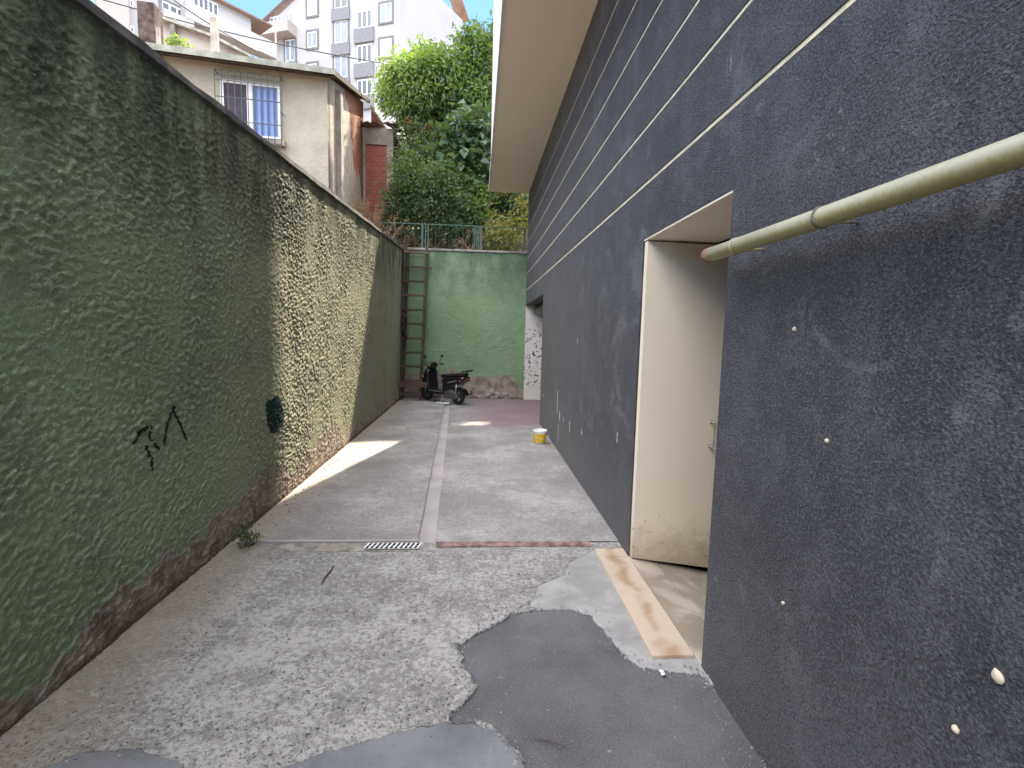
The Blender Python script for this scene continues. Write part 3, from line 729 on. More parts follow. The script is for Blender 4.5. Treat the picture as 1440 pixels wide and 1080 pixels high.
# ladder -------------------------------------------------------------------
LB = empty('wooden_ladder', (-1.40, 11.0, 0), 'tall weathered wooden ladder leaning in the far corner left of the scooter', 'ladder')
tl, tr = ony(570, 350, YB-.07), ony(600, 352, YB-.07); bl, br_ = ony(561, 562, YB-.45), ony(591, 566, YB-.45)
bl.z = br_.z = .006
for a, b in ((bl, tl), (br_, tr)): 
    k = MB(); k.bar(a, b+(b-a)*.02, .055, .075, up=(0, 1, 0)); k.build('rail', M_wood, LB, bevel=.006)
for i in range(10):
    t = .13+i*.094; a, b = bl.lerp(tl, t), br_.lerp(tr, t); e = (b-a)*.10; o = V((0, -.045, 0))
    k = MB(); k.bar(a-e*(.6+rl.random()*.5)+o+V((0, 0, rl.uniform(-.015, .015))), b+e*(.5+rl.random()*(4 if i in (8, 9) else 1))+o, .03, .05, up=(0, 0, 1)); k.build('rung', M_wood if i % 3 else M_wood2, LB, bevel=.004)
a, b = bl.lerp(tl, .045), br_.lerp(tr, .045); k = MB(); k.bar(a-V((.1, .05, 0)), b+V((.02, -.05, .0)), .03, .06); k.build('rung', M_wood2, LB)
PL = MB(); a, b = ony(566, 565, YB-.3), ony(574, 356, YB-.05); a.z = .006; PL.bar(a, b, .04, .05, up=(0, 1, 0)); tag(PL.build('timber_post', M_wood, bevel=.004), 'narrow timber batten leaning behind the wooden ladder', 'timber')
a, b = ony(551, 541, YB-.60), ony(601, 541, YB-.60); k = MB(); k.bar(a, b, .03, .11); k.build('cross_board', M_wood2, LB, bevel=.004)
rg = MB(); q = ony(568, 455, YB-.38)
for i in range(9): rg.blob((q.x+rl.uniform(-.03, .05), q.y+rl.uniform(-.03, .02), q.z-.32+.075*i), (.03, .02, .07), 0, i, 2, .7)
tag(rg.build('rag', plain('brown rag', (.055, .035, .03), .95, .4, 10), smooth=True), 'dark brown rag hanging on the left rail of the ladder', 'rag')

# scooter ------------------------------------------------------------------
def scooter():
    S = empty('motor_scooter', (-.75, 10.62, .006), 'black step through motor scooter parked by the ladder against the far green wall', 'scooter', rz=R(180-43))
    S.scale = (.80,)*3
    bk = plain('black scooter plastic', (.012, .012, .014), .25, .1, spec=.6); tyre = plain('tyre rubber', (.02, .02, .02), .85, .2); seatm = plain('black vinyl', (.018, .018, .02), .55, .2)
    silver = plain('silver trim', (.5, .5, .5), .3, .1, metal=.7); steel = M_galv; eng = plain('grey engine casting', (.13, .13, .13), .45, .3, 20, metal=.5)
    def wheel(x, nm):
        W = bpy.data.objects.new(nm, None); C.objects.link(W); W.parent = S; W.location = (x, 0, .22)
        MB().lathe([(.145, -.04), (.19, -.052), (.212, -.035), (.22, 0), (.212, .035), (.19, .052), (.145, .04)], (0, 0, 0), 'y', 28, closed=True).build('tyre', tyre, W, True, True)
        r = MB(); r.lathe([(.15, -.035), (.15, .035), (.125, .03), (.125, -.03)], (0, 0, 0), 'y', 28, closed=True); r.lathe([(.001, -.05), (.04, -.05), (.04, .05), (.001, .05)], (0, 0, 0), 'y', 14)
        for k in range(5):
            a = 2*math.pi*k/5; r.bar((.03*math.cos(a), 0, .03*math.sin(a)), (.14*math.cos(a), 0, .14*math.sin(a)), .03, .02, up=(0, 1, 0))
        r.build('rim', eng, W, True)
    wheel(.60, 'front_wheel'); wheel(-.60, 'rear_wheel')
    fd = MB(); pr = [(.60+.255*math.cos(t), .22+.255*math.sin(t)) for t in [R(a) for a in range(15, 166, 15)]]; pr += [(.60+.235*math.cos(t), .22+.235*math.sin(t)) for t in [R(a) for a in range(165, 14, -15)]]
    fd.prism(pr, -.065, .065); fd.build('front_fender', bk, S, True, bevel=.01)
    k = MB(); k.box(.44, .60, -.07, .07, .43, .455); k.box(.50, .62, -.071, .071, .485, .50); k.build('fender_flash', silver, S, True, bevel=.005)
    f = MB()
    for s in (-1, 1): f = MB(); f.tube([(.60, s*.075, .22), (.53, s*.075, .50)], .017, 8); f.build('fork', steel, S, True, True)
    f = MB(); f.tube([(.53, 0, .5), (.40, 0, .93)], .035, 10); f.build('steering_column', bk, S, True, True)
    sh = MB(); sh.prism([(.60, .44), (.645, .56), (.60, .72), (.50, .88), (.42, .90), (.37, .86), (.36, .62), (.33, .42), (.30, .30), (.38, .27), (.48, .34)], -.19, .19, inset=.25); sh.build('front_shield', bk, S, True, bevel=.02)
    lens = plain('pale lens', (.7, .62, .45), .2, .1); rlens = plain('red orange lens', (.30, .06, .025), .3, .1)
    for s in (-1, 1): k = MB(); k.blob((.58, s*.165, .66), (.035, .03, .035), 0, 1, 2, 0); k.build('indicator_light', lens, S, True, True)
    fl_ = MB(); fl_.prism([(.40, .27), (.40, .33), (-.20, .33), (-.20, .24), (.30, .22)], -.17, .17, inset=.06); fl_.build('floorboard', bk, S, True, bevel=.012)
    k = MB(); k.box(-.15, .36, .166, .176, .30, .318); k.box(-.15, .36, -.176, -.166, .30, .318); k.build('floor_trim', silver, S, True)
    bd = MB(); bd.prism([(-.14, .30), (-.10, .62), (-.18, .70), (-.50, .735), (-.82, .76), (-.93, .73), (-.90, .66), (-.74, .56), (-.56, .48), (-.40, .42), (-.30, .30)], -.17, .17, inset=.15); bd.build('rear_body', bk, S, True, bevel=.02)
    st_ = MB(); st_.prism([(-.06, .66), (-.05, .74), (-.12, .775), (-.36, .765), (-.46, .80), (-.78, .845), (-.88, .83), (-.86, .765), (-.5, .735), (-.2, .69)], -.15, .15, inset=.12); st_.build('seat', seatm, S, True, bevel=.02)
    k = MB()
    for s in (-1, 1): k.hexa([(-.36, s*.172, .545), (-.70, s*.172, .62), (-.70, s*.182, .62), (-.36, s*.182, .545), (-.40, s*.172, .585), (-.72, s*.172, .65), (-.72, s*.182, .65), (-.40, s*.182, .585)])
    k.build('side_flash', silver, S, True)
    k = MB(); k.box(-.945, -.90, -.06, .06, .67, .71); k.build('tail_light', rlens, S, True, bevel=.008)
    for s in (-1, 1): k = MB(); k.box(-.86, -.81, s*.182-.017, s*.182+.017, .61, .65); k.build('indicator_light', rlens, S, True, bevel=.008)
    k = MB()
    for s in (-1, 1): k.tube([(-.74, s*.10, .80), (-.84, s*.11, .875), (-1.04, s*.08, .915)], .013, 8)
    k.tube([(-1.04, -.08, .915), (-1.06, 0, .92), (-1.04, .08, .915)], .013, 8); k.box(-1.0, -.84, -.08, .08, .875, .888); k.build('rear_rack', bk, S, True)
    k = MB(); k.prism([(-.20, .20), (-.18, .33), (-.42, .40), (-.66, .30), (-.70, .20), (-.60, .14), (-.30, .14)], .055, .15, inset=.15); k.build('engine', eng, S, True, bevel=.015)
    k = MB(); k.tube([(-.25, -.10, .2), (-.45, -.13, .18), (-.55, -.14, .22), (-.92, -.15, .33)], [.018, .02, .045, .05], 12); k.build('exhaust', eng, S, True, True)
    k = MB(); k.tube([(-.60, .12, .22), (-.66, .12, .58)], .022, 8); k.tube([(-.60, -.12, .22), (-.66, -.12, .58)], .022, 8); k.build('shock_absorber', steel, S, True, True)
    k = MB(); k.prism([(-.62, .455), (-.84, .42), (-.93, .27), (-.90, .26), (-.82, .39), (-.62, .43)], -.06, .06); k.build('rear_fender', bk, S, True)
    k = MB(); k.tube([(-.12, .10, .26), (-.16, .20, .0)], .012, 6); k.build('side_stand', steel, S, True)
    hb = MB(); hb.tube([(.33, -.34, .99), (.37, -.2, 1.0), (.39, 0, .97), (.37, .2, 1.0), (.33, .34, .99)], .014, 8); H = hb.build('handlebar', steel, S, True, True)
    k = MB(); k.tube([(.33, -.35, .99), (.36, -.23, 1.0)], .02, 8); k.build('grip', seatm, H, True, True); k = MB(); k.tube([(.33, .35, .99), (.36, .23, 1.0)], .02, 8); k.build('grip', seatm, H, True, True)
    cw = MB(); cw.prism([(.32, .94), (.33, 1.03), (.40, 1.06), (.48, 1.01), (.50, .95), (.45, .89), (.37, .88)], -.15, .15, inset=.3); cw.build('headlight_cowl', bk, S, True, bevel=.02)
    k = MB(); k.blob((.485, 0, .965), (.035, .09, .05), 0, 2, 2, 0); k.build('headlight', M_glass, S, True, True)
    for s in (-1, 1): k = MB(); k.box(.325, .40, s*.154-.004, s*.154+.004, .95, 1.0); k.build('switch_panel', silver, S, True)
    for s in (-1, 1):
        k = MB(); k.tube([(.36, s*.22, 1.0), (.37, s*.27, 1.12), (.36, s*.30, 1.18)], .007, 6); k.blob((.36, s*.31, 1.21), (.014, .055, .038), 0, 3, 2, 0); k.build('mirror', bk, S, True, True)
scooter()

# ------------------------------------------------------------------ terrain behind the walls
def hz(x, y):
    if y < YB+.2: z = ZTOP(max(y, -4))-.12+max(0, (XL-.3-x))*.06
    else: z = 3.1+(y-YB-.2)*.42 if y < 20 else 6.7+(y-20)*.27
    if x < XL-.3 and y >= YB+.2: z += min(1, (XL-.3-x))*.1
    return z+.10*mnoise.noise(V((x*.6, y*.6, 0)))
tm = MB(); xs = [-80, -50, -30, -20, -14, -10, -8, -6.5, -5.2, -4.2, -3.4, -2.7, -2.2, -1.93, -1.4, -1, -.5, 0, .5, 1, 2, 4, 8, 15, 30, 60]; yy = [YB+.25, 11.9, 12.4, 13, 13.7, 14.5, 15.5, 16.5, 18, 20, 24, 30, 40, 55, 80, 140]
tm.v = [(x, y, hz(x, y)) for x in xs for y in yy]; k = len(yy)
tm.f = [[i*k+j, (i+1)*k+j, (i+1)*k+j+1, i*k+j+1] for i in range(len(xs)-1) for j in range(k-1)]
b0 = len(tm.v); xs2 = [-80, -30, -14, -10, -8, -6, -4, -3, -2.4, -1.93]; yy2 = [-9, -4, 0, 2, 4, 6, 8, 9.5, YB+.19, YB+.25]; k = len(yy2)
tm.v += [(x, y, hz(x, y)) for x in xs2 for y in yy2]; tm.f += [[b0+i*k+j, b0+(i+1)*k+j, b0+(i+1)*k+j+1, b0+i*k+j+1] for i in range(len(xs2)-1) for j in range(k-1)]
tm.mi = [0]*len(tm.f); struct(tm.build('terrain', M_soil, smooth=True))

# ------------------------------------------------------------------ old house on the left
A = ony(460, 105, 9.4); A.z = 0
uF = V((-math.cos(R(7)), -math.sin(R(7)), 0)); nF = V((math.sin(R(7)), -math.cos(R(7)), 0)); uS = -nF; nS = -uF
FH = Frame(A, uF, nF); FS = Frame(A, uS, nS)
HO = empty('old_house', (A.x-3, A.y+3, 3), 'old cream plastered single storey house with mossy roof edge above the left wall', 'house')
zA = FH.px(458, 108)[1]; s2, zB = FH.px(180, 70); sl = (zB-zA)/s2
wl = MB(); W_len = 8.5
wl.add([FH.p(0, 2.6), FH.p(W_len, 2.6), FH.p(W_len, zA+sl*W_len), FH.p(0, zA), FH.p(0, 2.6, -.25), FH.p(W_len, 2.6, -.25), FH.p(W_len, zA+sl*W_len, -.25), FH.p(0, zA, -.25)], [[0, 1, 2, 3], [4, 5, 6, 7], [0, 1, 5, 4], [3, 2, 6, 7], [1, 2, 6, 5], [0, 3, 7, 4]])
wl.build('front_wall', M_house, HO)
d_, zR = FS.px(515, 147); SL = 6.2; zE = zA+(zR-zA)/d_*SL
sw = MB(); sw.add([FS.p(.003, 2.6), FS.p(SL, 2.6), FS.p(SL, zE), FS.p(.003, zA+.02), FS.p(.003, 2.6, -.25), FS.p(SL, 2.6, -.25), FS.p(SL, zE, -.25), FS.p(.003, zA+.02, -.25)], [[0, 1, 2, 3], [4, 5, 6, 7], [0, 1, 5, 4], [3, 2, 6, 7], [1, 2, 6, 5], [0, 3, 7, 4]])
sw.build('side_wall', M_side, HO)
pi = MB(); pi.fbox(FS, .9, 1.25, 2.6, zA+.2, .003, .10); pi.build('pilaster', M_conc, HO)
# roof: corrugated sheet falling to the front
def roofp(s, t, dz=0):  # s along front to the left, t back
    q = FH.p(s, 0, -t); return V((q.x, q.y, zA+sl*s+(zE-zA)/SL*t+.10+dz))
rf = MB(); n = 150; s0, s1 = -.16, W_len
for i in range(n):
    a, b = s0+(s1-s0)*i/n, s0+(s1-s0)*(i+1)/n
    h = lambda s: .022*math.sin(s*2*math.pi/.17)
    P0, P1, P2, P3 = roofp(a, -.32, h(a)), roofp(b, -.32, h(b)), roofp(b, SL+.2, h(b)), roofp(a, SL+.2, h(a)); dn = V((0, 0, -.02))
    rf.quad(P0, P1, P2, P3); rf.quad(P0+dn, P1+dn, P2+dn, P3+dn); rf.quad(P0, P1, P1+dn, P0+dn)
ROOF = rf.build('roof', M_tileroof, HO)
fa = MB(); q = [roofp(s0-.02, -.34, -.075), roofp(s1, -.34, -.075), roofp(s1, -.30, -.075), roofp(s0-.02, -.30, -.075)]; fa.hexa(q+[p+V((0, 0, .095)) for p in q])
fa.build('fascia', M_fibre, HO)
q = [roofp(s0-.02, -.30, -.09), roofp(s0+.04, -.30, -.09), roofp(s0+.04, SL+.2, -.09), roofp(s0-.02, SL+.2, -.09)]; fa = MB(); fa.hexa(q+[p+V((0, 0, .08)) for p in q]); fa.build('bargeboard', M_wood, HO)
q = [roofp(s0, -.29, -.105), roofp(s1, -.29, -.105), roofp(s1, .0, -.105), roofp(s0, .0, -.105)]; fa = MB(); fa.hexa([p+V((0, 0, -.008)) for p in q]+q); fa.build('eave_board', M_wood, HO)
# chimney
c0 = FH.px(212, 60)[0]; cd = .9; base = roofp(c0, cd)
ch = hit(212, 10, FH.p(c0, 0, -cd), FH.n); ch.z -= .0
cx = MB(); zt = ch.z; r_ = .135; F2 = Frame(FH.p(hit(212, 40, FH.p(0, 0, -cd), FH.n).dot(FH.u)-FH.o.dot(FH.u), 0, -cd), FH.u, FH.n)
cx.fbox(F2, -r_, r_, zA-.1, zt, -.15, .15); cx.build('chimney', M_sooty, ROOF); CH = ROOF.children[0]
k = MB(); k.fbox(F2, -r_-.03, r_+.03, zt+.001, zt+.06, -.18, .18); k.build('cap', M_conc_d, CH)
# window with security grille
w0, w1, wz0, wz1 = FH.rect(312, 117, 396, 195); z_at = lambda s: sl*(s-(w0+w1)/2)*.6
WN = MB(); t = .05
WN.fbox(FH, w0, w1, wz0, wz0+t, .002, .045); WN.fbox(FH, w0, w1, wz1-t, wz1, .002, .045); WN.fbox(FH, w0, w0+t, wz0+t, wz1-t, .002, .045); WN.fbox(FH, w1-t, w1, wz0+t, wz1-t, .002, .045); mid = w0+(w1-w0)*.52
WN.fbox(FH, mid-.045, mid+.045, wz0+t, wz1-t, .002, .05); WIN = WN.build('window', M_winwhite, HO)
k = MB(); k.fbox(FH, mid+.045, w1-t, wz0+t, wz1-t, .003, .012); k.build('curtain', M_curt_d, WIN)
k = MB(); n = 40
for i in range(n):
    a, b = w0+t+(mid-.045-w0-t)*i/n, w0+t+(mid-.045-w0-t)*(i+1)/n; f_ = lambda s: .012+.006*math.sin(s*60)
    k.quad(FH.p(a, wz0+t, f_(a)), FH.p(b, wz0+t, f_(b)), FH.p(b, wz1-t, f_(b)), FH.p(a, wz1-t, f_(a)))
k.build('curtain', M_curt_b, WIN)
k = MB(); k.fbox(FH, w0-.06, w1+.06, wz0-.10, wz0-.003, .002, .09); k.build('sill', M_conc, WIN)
g0_, g1_, gz0, gz1 = FH.rect(308, 109, 398, 204); k = MB()
for i in range(11): s = g0_+(g1_-g0_)*i/10; k.tube([FH.p(s, gz0, .16), FH.p(s, gz1, .16)], .008, 5)
for f_ in (0, .07, .28, .62, .86, .93, 1): z = gz0+(gz1-gz0)*f_; k.tube([FH.p(g0_, z, .16), FH.p(g1_, z, .16)], .009, 5)
for s in (g0_, g1_):
    for z in (gz0, gz1, (gz0+gz1)/2): k.tube([FH.p(s, z, .16), FH.p(s, z, 0)], .009, 5)
k.build('security_grille', M_iron, HO)
k = MB(); k.fbox(FH, FH.px(226, 90)[0]-.02, FH.px(226, 90)[0]+.03, 2.6, zA+.45, .002, .05); k.build('downpipe', M_conc, HO)
# brick annex behind, beside the side wall
yA = 14.9
FA = Frame(ony(510, 200, yA), (1, .02, 0), (.02, -1, 0)); FA.o.z = 0
AX = empty('brick_annex', (FA.o.x+.4, yA+.5, 4.5), 'small concrete framed annex with bricked up doorway behind the old house', 'shed')
s1 = FA.px(553, 230)[0]; zt = FA.px(530, 180)[1]; z1 = FA.px(530, 203)[1]; p0, p1 = FA.px(514, 230)[0], FA.px(544, 230)[0]
k = MB(); k.fbox(FA, 0, s1, z1, zt, -.2, 0); k.fbox(FA, p1, s1, 3.5, z1-.002, -.2, 0); k.fbox(FA, 0, p0, 3.5, z1-.002, -.2, 0); k.build('concrete_frame', M_conc, AX)
k = MB(); k.fbox(FA, p0+.002, p1-.002, 3.5, z1-.003, -.2, -.05); k.build('brick_infill', M_brickwall, AX)
FAs = Frame(FA.p(s1, 0), (.10, 1, 0), (1, -.10, 0)); k = MB(); zt2 = zt-.9
k.add([FAs.p(.01, 3.5, -.002), FAs.p(2.2, 3.5, -.002), FAs.p(2.2, zt+.1, -.002), FAs.p(.01, zt, -.002), FAs.p(.01, 3.5, -.2), FAs.p(2.2, 3.5, -.2), FAs.p(2.2, zt+.1, -.2), FAs.p(.01, zt, -.2)], [[0, 1, 2, 3], [4, 5, 6, 7], [0, 1, 5, 4], [3, 2, 6, 7], [1, 2, 6, 5], [0, 3, 7, 4]]); k.build('side_wall', M_conc_d, AX)
e0, e1 = FA.p(s1+.02, zt+.02, .12), V((FA.px(572, 228)[0], 0, 0)); sE, zEE = FA.px(573, 228)
k = MB(); k.add([FA.p(s1, zt+.04, .2), FA.p(sE, zEE, .2), FA.p(sE, zEE, -2.4), FA.p(s1, zt+.04, -2.4)]+[FA.p(s1, zt, .2), FA.p(sE, zEE-.05, .2), FA.p(sE, zEE-.05, -2.4), FA.p(s1, zt, -2.4)], [[0, 1, 2, 3], [4, 5, 6, 7], [0, 1, 5, 4], [1, 2, 6, 5], [2, 3, 7, 6], [3, 0, 4, 7]]); k.build('awning', M_iron, AX)
k = MB(); rr = random.Random(4)
for i in range(34): s = -.1+(s1+.25)*rr.random(); q = FA.p(s, zt+.05+rr.random()*.08, -.9+rr.random()*1.0); k.bar(q-V((.09, .12, 0)), q+V((.09, .12, rr.uniform(-.03, .06))), .16, .03)
k.build('roof_tile', M_tileroof, AX)
sR, zRR = FA.px(516, 135); sR2, zR2 = FA.px(545, 178)
k = MB(); k.add([FA.p(sR, zRR, -.5), FA.p(sR2, zR2, -.5), FA.p(sR2, zR2, -3), FA.p(sR, zRR, -3), FA.p(sR, zRR-.10, -.5), FA.p(sR2, zR2-.10, -.5), FA.p(sR2, zR2-.10, -3), FA.p(sR, zRR-.10, -3)], [[0, 1, 2, 3], [4, 5, 6, 7], [0, 1, 5, 4], [1, 2, 6, 5], [2, 3, 7, 6], [3, 0, 4, 7]]); k.build('roof', M_tileroof, AX)
k = MB(); k.add([FA.p(sR, 4, -.6), FA.p(sR2-.05, 4, -.6), FA.p(sR2-.05, zR2-.06, -.6), FA.p(sR, zRR-.13, -.6)], [[0, 1, 2, 3]]); k.build('gable', M_brickwall, AX)
# grey gabled outbuilding behind the house roof
FG = Frame(ony(225, 60, 16), (math.cos(R(12)), math.sin(R(12)), 0), (math.sin(R(12)), -math.cos(R(12)), 0)); FG.o.z = 0
GH = empty('gabled_outbuilding', FG.p(2, 5, -1), 'low grey beige gabled outbuilding rising behind the old house roof', 'shed')
g = [FG.px(x, y) for x, y in ((212, 60), (222, 27), (300, 55), (352, 82))]
k = MB(); pts = [FG.p(g[0][0], 5), FG.p(g[0][0], g[1][1]-.1), FG.p(*g[1]), FG.p(*g[2]), FG.p(*g[3]), FG.p(g[3][0], 5)]; pb_ = [p-FG.n*2.5 for p in pts]; m_ = len(pts)
k.add(pts+pb_, [list(range(m_)), list(range(m_, 2*m_))]+[[i, (i+1) % m_, m_+(i+1) % m_, m_+i] for i in range(m_)]); k.build('gable_wall', plain('grey beige render', (.40, .36, .32), .9, .15, 2), GH)
k = MB()
for i in (1, 2, 3): k.bar(FG.p(*g[i], .1), FG.p(*g[i+1], .1) if i < 3 else FG.p(g[3][0]+.1, g[3][1]-.05, .1), .25, .07)
k.build('roof_edge', M_fibre, GH)
k = MB(); q0, q1 = FG.px(246, 30), FG.px(246, 58); k.bar(FG.p(q0[0], q0[1], .12), FG.p(q1[0], q1[1], .12), .12, .12); k.build('downpipe', M_conc_d, GH)
FP = Frame(ony(301, 50, 13.5), (1, 0, 0), (0, -1, 0)); FP.o.z = 0; q = FP.px(301, 26); k = MB(); k.fbox(FP, q[0]-.075, q[0]+.075, 4, q[1], -.07, .07)
tag(k.build('concrete_post', M_conc, bevel=.01), 'square grey concrete post standing behind the old house roof', 'post')

# ------------------------------------------------------------------ apartment blocks on the hill
def window_on(fr, rect, root, trim=True, apron=None, divs=2, dark=False, dz=0):
    s0, s1, z0, z1 = rect; z0 += dz; z1 += dz; t = .09
    k = MB()
    if trim:
        w = .16; k.fbox(fr, s0-w, s1+w, z1, z1+w, .003, .07, 0); k.fbox(fr, s0-w, s0, z0, z1, .003, .07, 0); k.fbox(fr, s1, s1+w, z0, z1, .003, .07, 0); k.fbox(fr, s0-w, s1+w, z0-w, z0, .003, .07, 0)
    else: k.fbox(fr, s0, s1, z0-.05, z0, .003, .05)
    wd = k.build('window', M_trim, root)
    k = MB(); k.fbox(fr, s0, s1, z0, z1, .003, .02); k.build('pane', M_glass_d if dark else random.choice((M_glass, M_glass_c, M_glass_d)), wd)
    k = MB()
    for i in range(divs+1): s = s0+(s1-s0)*i/divs; k.fbox(fr, max(s0, s-t/2), min(s1, s+t/2), z0, z1, .021, .05)
    k.fbox(fr, s0, s1, z0, z0+t, .0215, .049); k.fbox(fr, s0, s1, z1-t, z1, .0215, .049); k.build('frame', M_winwhite, wd)
    if apron:
        k = MB(); k.fbox(fr, s0-.2, s1+.25, z0-apron, z0-.02, .004, .16); k.build('apron', M_apron, wd)
D1 = ony(562, 60, 40); D1.z = 0
u1 = V((-math.sin(R(70)), math.cos(R(70)), 0)); n1 = V((-math.cos(R(70)), -math.sin(R(70)), 0))
F1 = Frame(D1, u1, n1); F1s = Frame(D1, -n1, -u1)
AP = empty('apartment_block', (D1.x-6, D1.y+8, 10), 'white apartment block with grey trimmed windows on the hill behind the tree', 'building')
sL, zL = F1.px(372, 34); sRt, zRt = F1s.px(651, 24)
zc = zL+.30*(sL-5); zr = zRt+.35*sRt
k = MB(); bz = 7
P_ = [F1.p(0, bz), F1.p(sL, bz), F1.p(sL, zL-.3), F1.p(sL*.35, zL+4.2), F1.p(0, zL+4.2), F1s.p(sRt, bz), F1s.p(sRt, zRt-.3), F1s.p(sRt*.5, zL+4.2)]
k.add([P_[0], P_[1], P_[2], P_[3], P_[4]], [[0, 1, 2, 3, 4]]); k.add([P_[0], P_[5], P_[6], P_[7], P_[4]], [[0, 1, 2, 3, 4]])
bk_ = F1.p(sL, 0)+(-n1)*sRt
k.add([P_[1], V((bk_.x, bk_.y, bz)), V((bk_.x, bk_.y, zL-.3)), P_[2]], [[0, 1, 2, 3]]); k.add([P_[5], V((bk_.x, bk_.y, bz)), V((bk_.x, bk_.y, zL-.3)), P_[6]], [[0, 1, 2, 3]])
k.add([P_[2], P_[3], P_[4], P_[7], P_[6], V((bk_.x, bk_.y, zL-.3))], [[0, 1, 2, 3, 4, 5]])
k.build('wall', M_apt, AP)
# roof edges with coloured undersides
rk = MB(); a, b = F1.p(sL+.5, zL-.25, .35), F1.p(sL*.3, zL+4.9, .35)
off = -n1*.7
rk.hexa([a, b, b+off, a+off, a+V((0, 0, .10)), b+V((0, 0, .10)), b+off+V((0, 0, .10)), a+off+V((0, 0, .10))]); rk.build('roof_edge', M_roofd, AP)
rk = MB(); a, b = F1s.p(sRt+.7, zRt-.1, .4), F1s.p(sRt*.35, zRt+3.6, .4); off = u1*1.2
rk.hexa([a, b, b+off, a+off, a+V((0, 0, .18)), b+V((0, 0, .18)), b+off+V((0, 0, .18)), a+off+V((0, 0, .18))]); rk.build('roof_edge', M_eave, AP)
def bx(f, x0, y0, x1, y1): return f.rect(x0, y0, x1, y1)
for x0, y0, x1, y1, ap, dv in ((433, -3, 446, 22, 0, 2), (433, 45, 446, 67, 0, 2), (433, 90, 446, 112, 0, 2), (402, 56, 415, 87, .35, 2), (471, -20, 489, 12, .9, 2), (471, 29, 489, 61, .9, 2), (471, 77, 489, 110, .9, 2),
                           (535, 5, 551, 31, 0, 2), (535, 55, 551, 80, 0, 2), (535, 107, 551, 130, 0, 2)):
    window_on(F1, bx(F1, x0, y0, x1, y1), AP, True, ap, dv)
for x0, y0, x1, y1 in ((503, 15, 523, 40), (503, 63, 523, 89), (503, 112, 523, 134)): window_on(F1, bx(F1, x0, y0, x1, y1), AP, False, 1.05, 3, True)
window_on(F1, bx(F1, 380, 22, 413, 38), AP, False, 0, 6)
r_ = bx(F1, 377, 40, 417, 56); k = MB(); k.fbox(F1, r_[0], r_[1]+.4, r_[2], r_[3], .004, 1.0); k.build('balcony', M_apt_b, AP)
# left block
D2 = ony(372, 60, 38); D2.z = 0
u2 = V((-.66, -.75, 0)).normalized(); n2 = V((.75, -.66, 0)).normalized(); F2_ = Frame(D2, u2, n2)
A2 = empty('apartment_block', (D2.x-7, D2.y+1, 9), 'white apartment block with orange eave stepping up the hill at upper left', 'building')
s_a = 0; s_b = F2_.px(178, 30)[0]; s_c = F2_.px(133, 30)[0]; z_t = F2_.px(370, 44)[1]
k = MB(); k.fbox(F2_, .9, s_b, 6, z_t+.4, -9, 0); k.build('wall', M_apt, A2)
k = MB(); k.fbox(F2_, s_b+.002, s_c, 6, z_t+4, -9, .5); k.build('stair_tower', M_apt_b, A2)
k = MB(); k.fbox(F2_, -.4, s_b-.01, z_t+.42, z_t+.52, -9, .38); k.build('roof', M_roofd, A2)
k = MB(); k.fbox(F2_, -.35, 6.5, z_t+.40, z_t+.415, -8, .34); k.build('eave_board', M_eave, A2)
zf = F2_.px(360, 58)[1]; zg = F2_.px(345, 70)[1]
k = MB(); k.fbox(F2_, -.4, 5.2, zf-1.0, zf, .01, .9); k.build('balcony', M_apt, A2)
k = MB(); k.tube([F2_.p(-.35, zf, .85), F2_.p(-.35, z_t+.36, .85)], .05, 6); k.build('post', M_white_m, A2)
for x0, y0, x1, y1, dv, dk in ((268, 29, 286, 46, 3, 1), (319, 57, 335, 70, 3, 1), (194, 26, 200, 38, 1, 1), (183, 37, 188, 47, 1, 1), (182, 0, 187, 10, 1, 1), (272, -2, 306, 16, 5, 0)):
    window_on(F2_, bx(F2_, x0, y0, x1, y1), A2, False, 0, dv, bool(dk))
r_ = bx(F2_, 228, 8, 259, 28); k = MB(); k.fbox(F2_, r_[0]-.2, r_[1]+.2, r_[2]-.7, r_[2], .004, .9); k.build('balcony', M_apt, A2); window_on(F2_, r_, A2, True, 0, 3)
k = MB(); q = F2_.px(129, 20)[0]; k.fbox(F2_, s_c+.01, s_c+.35, 6, z_t+4, -.3, .45); k.build('downpipe', plain('grey green pipe', (.30, .36, .35), .6, .1), A2)
# cables
def cable(a, b, sag, r, label):
    k = MB(); k.tube([a.lerp(b, t/12)-V((0, 0, sag*4*(t/12)*(1-t/12))) for t in range(13)], r, 5); tag(k.build('overhead_cable', M_wire, smooth=True), label, 'cable', 'overhead cables')
cable(hit(60, -25, (0, 26, 0), (0, 1, 0)), hit(560, 92, (0, 34, 0), (0, 1, 0)), .35, .03, 'thin sagging cable crossing the facade of the white block behind the tree')
cable(hit(225, -14, (0, 20, 0), (0, 1, 0)), hit(362, 72, (0, 24, 0), (0, 1, 0)), .1, .028, 'thin cable sloping down to the right over the old house roof')
cable(hit(128, 34, (0, 15, 0), (0, 1, 0)), hit(200, 54, (0, 12, 0), (0, 1, 0)), .05, .014, 'short cable running to the left end of the old house roof')

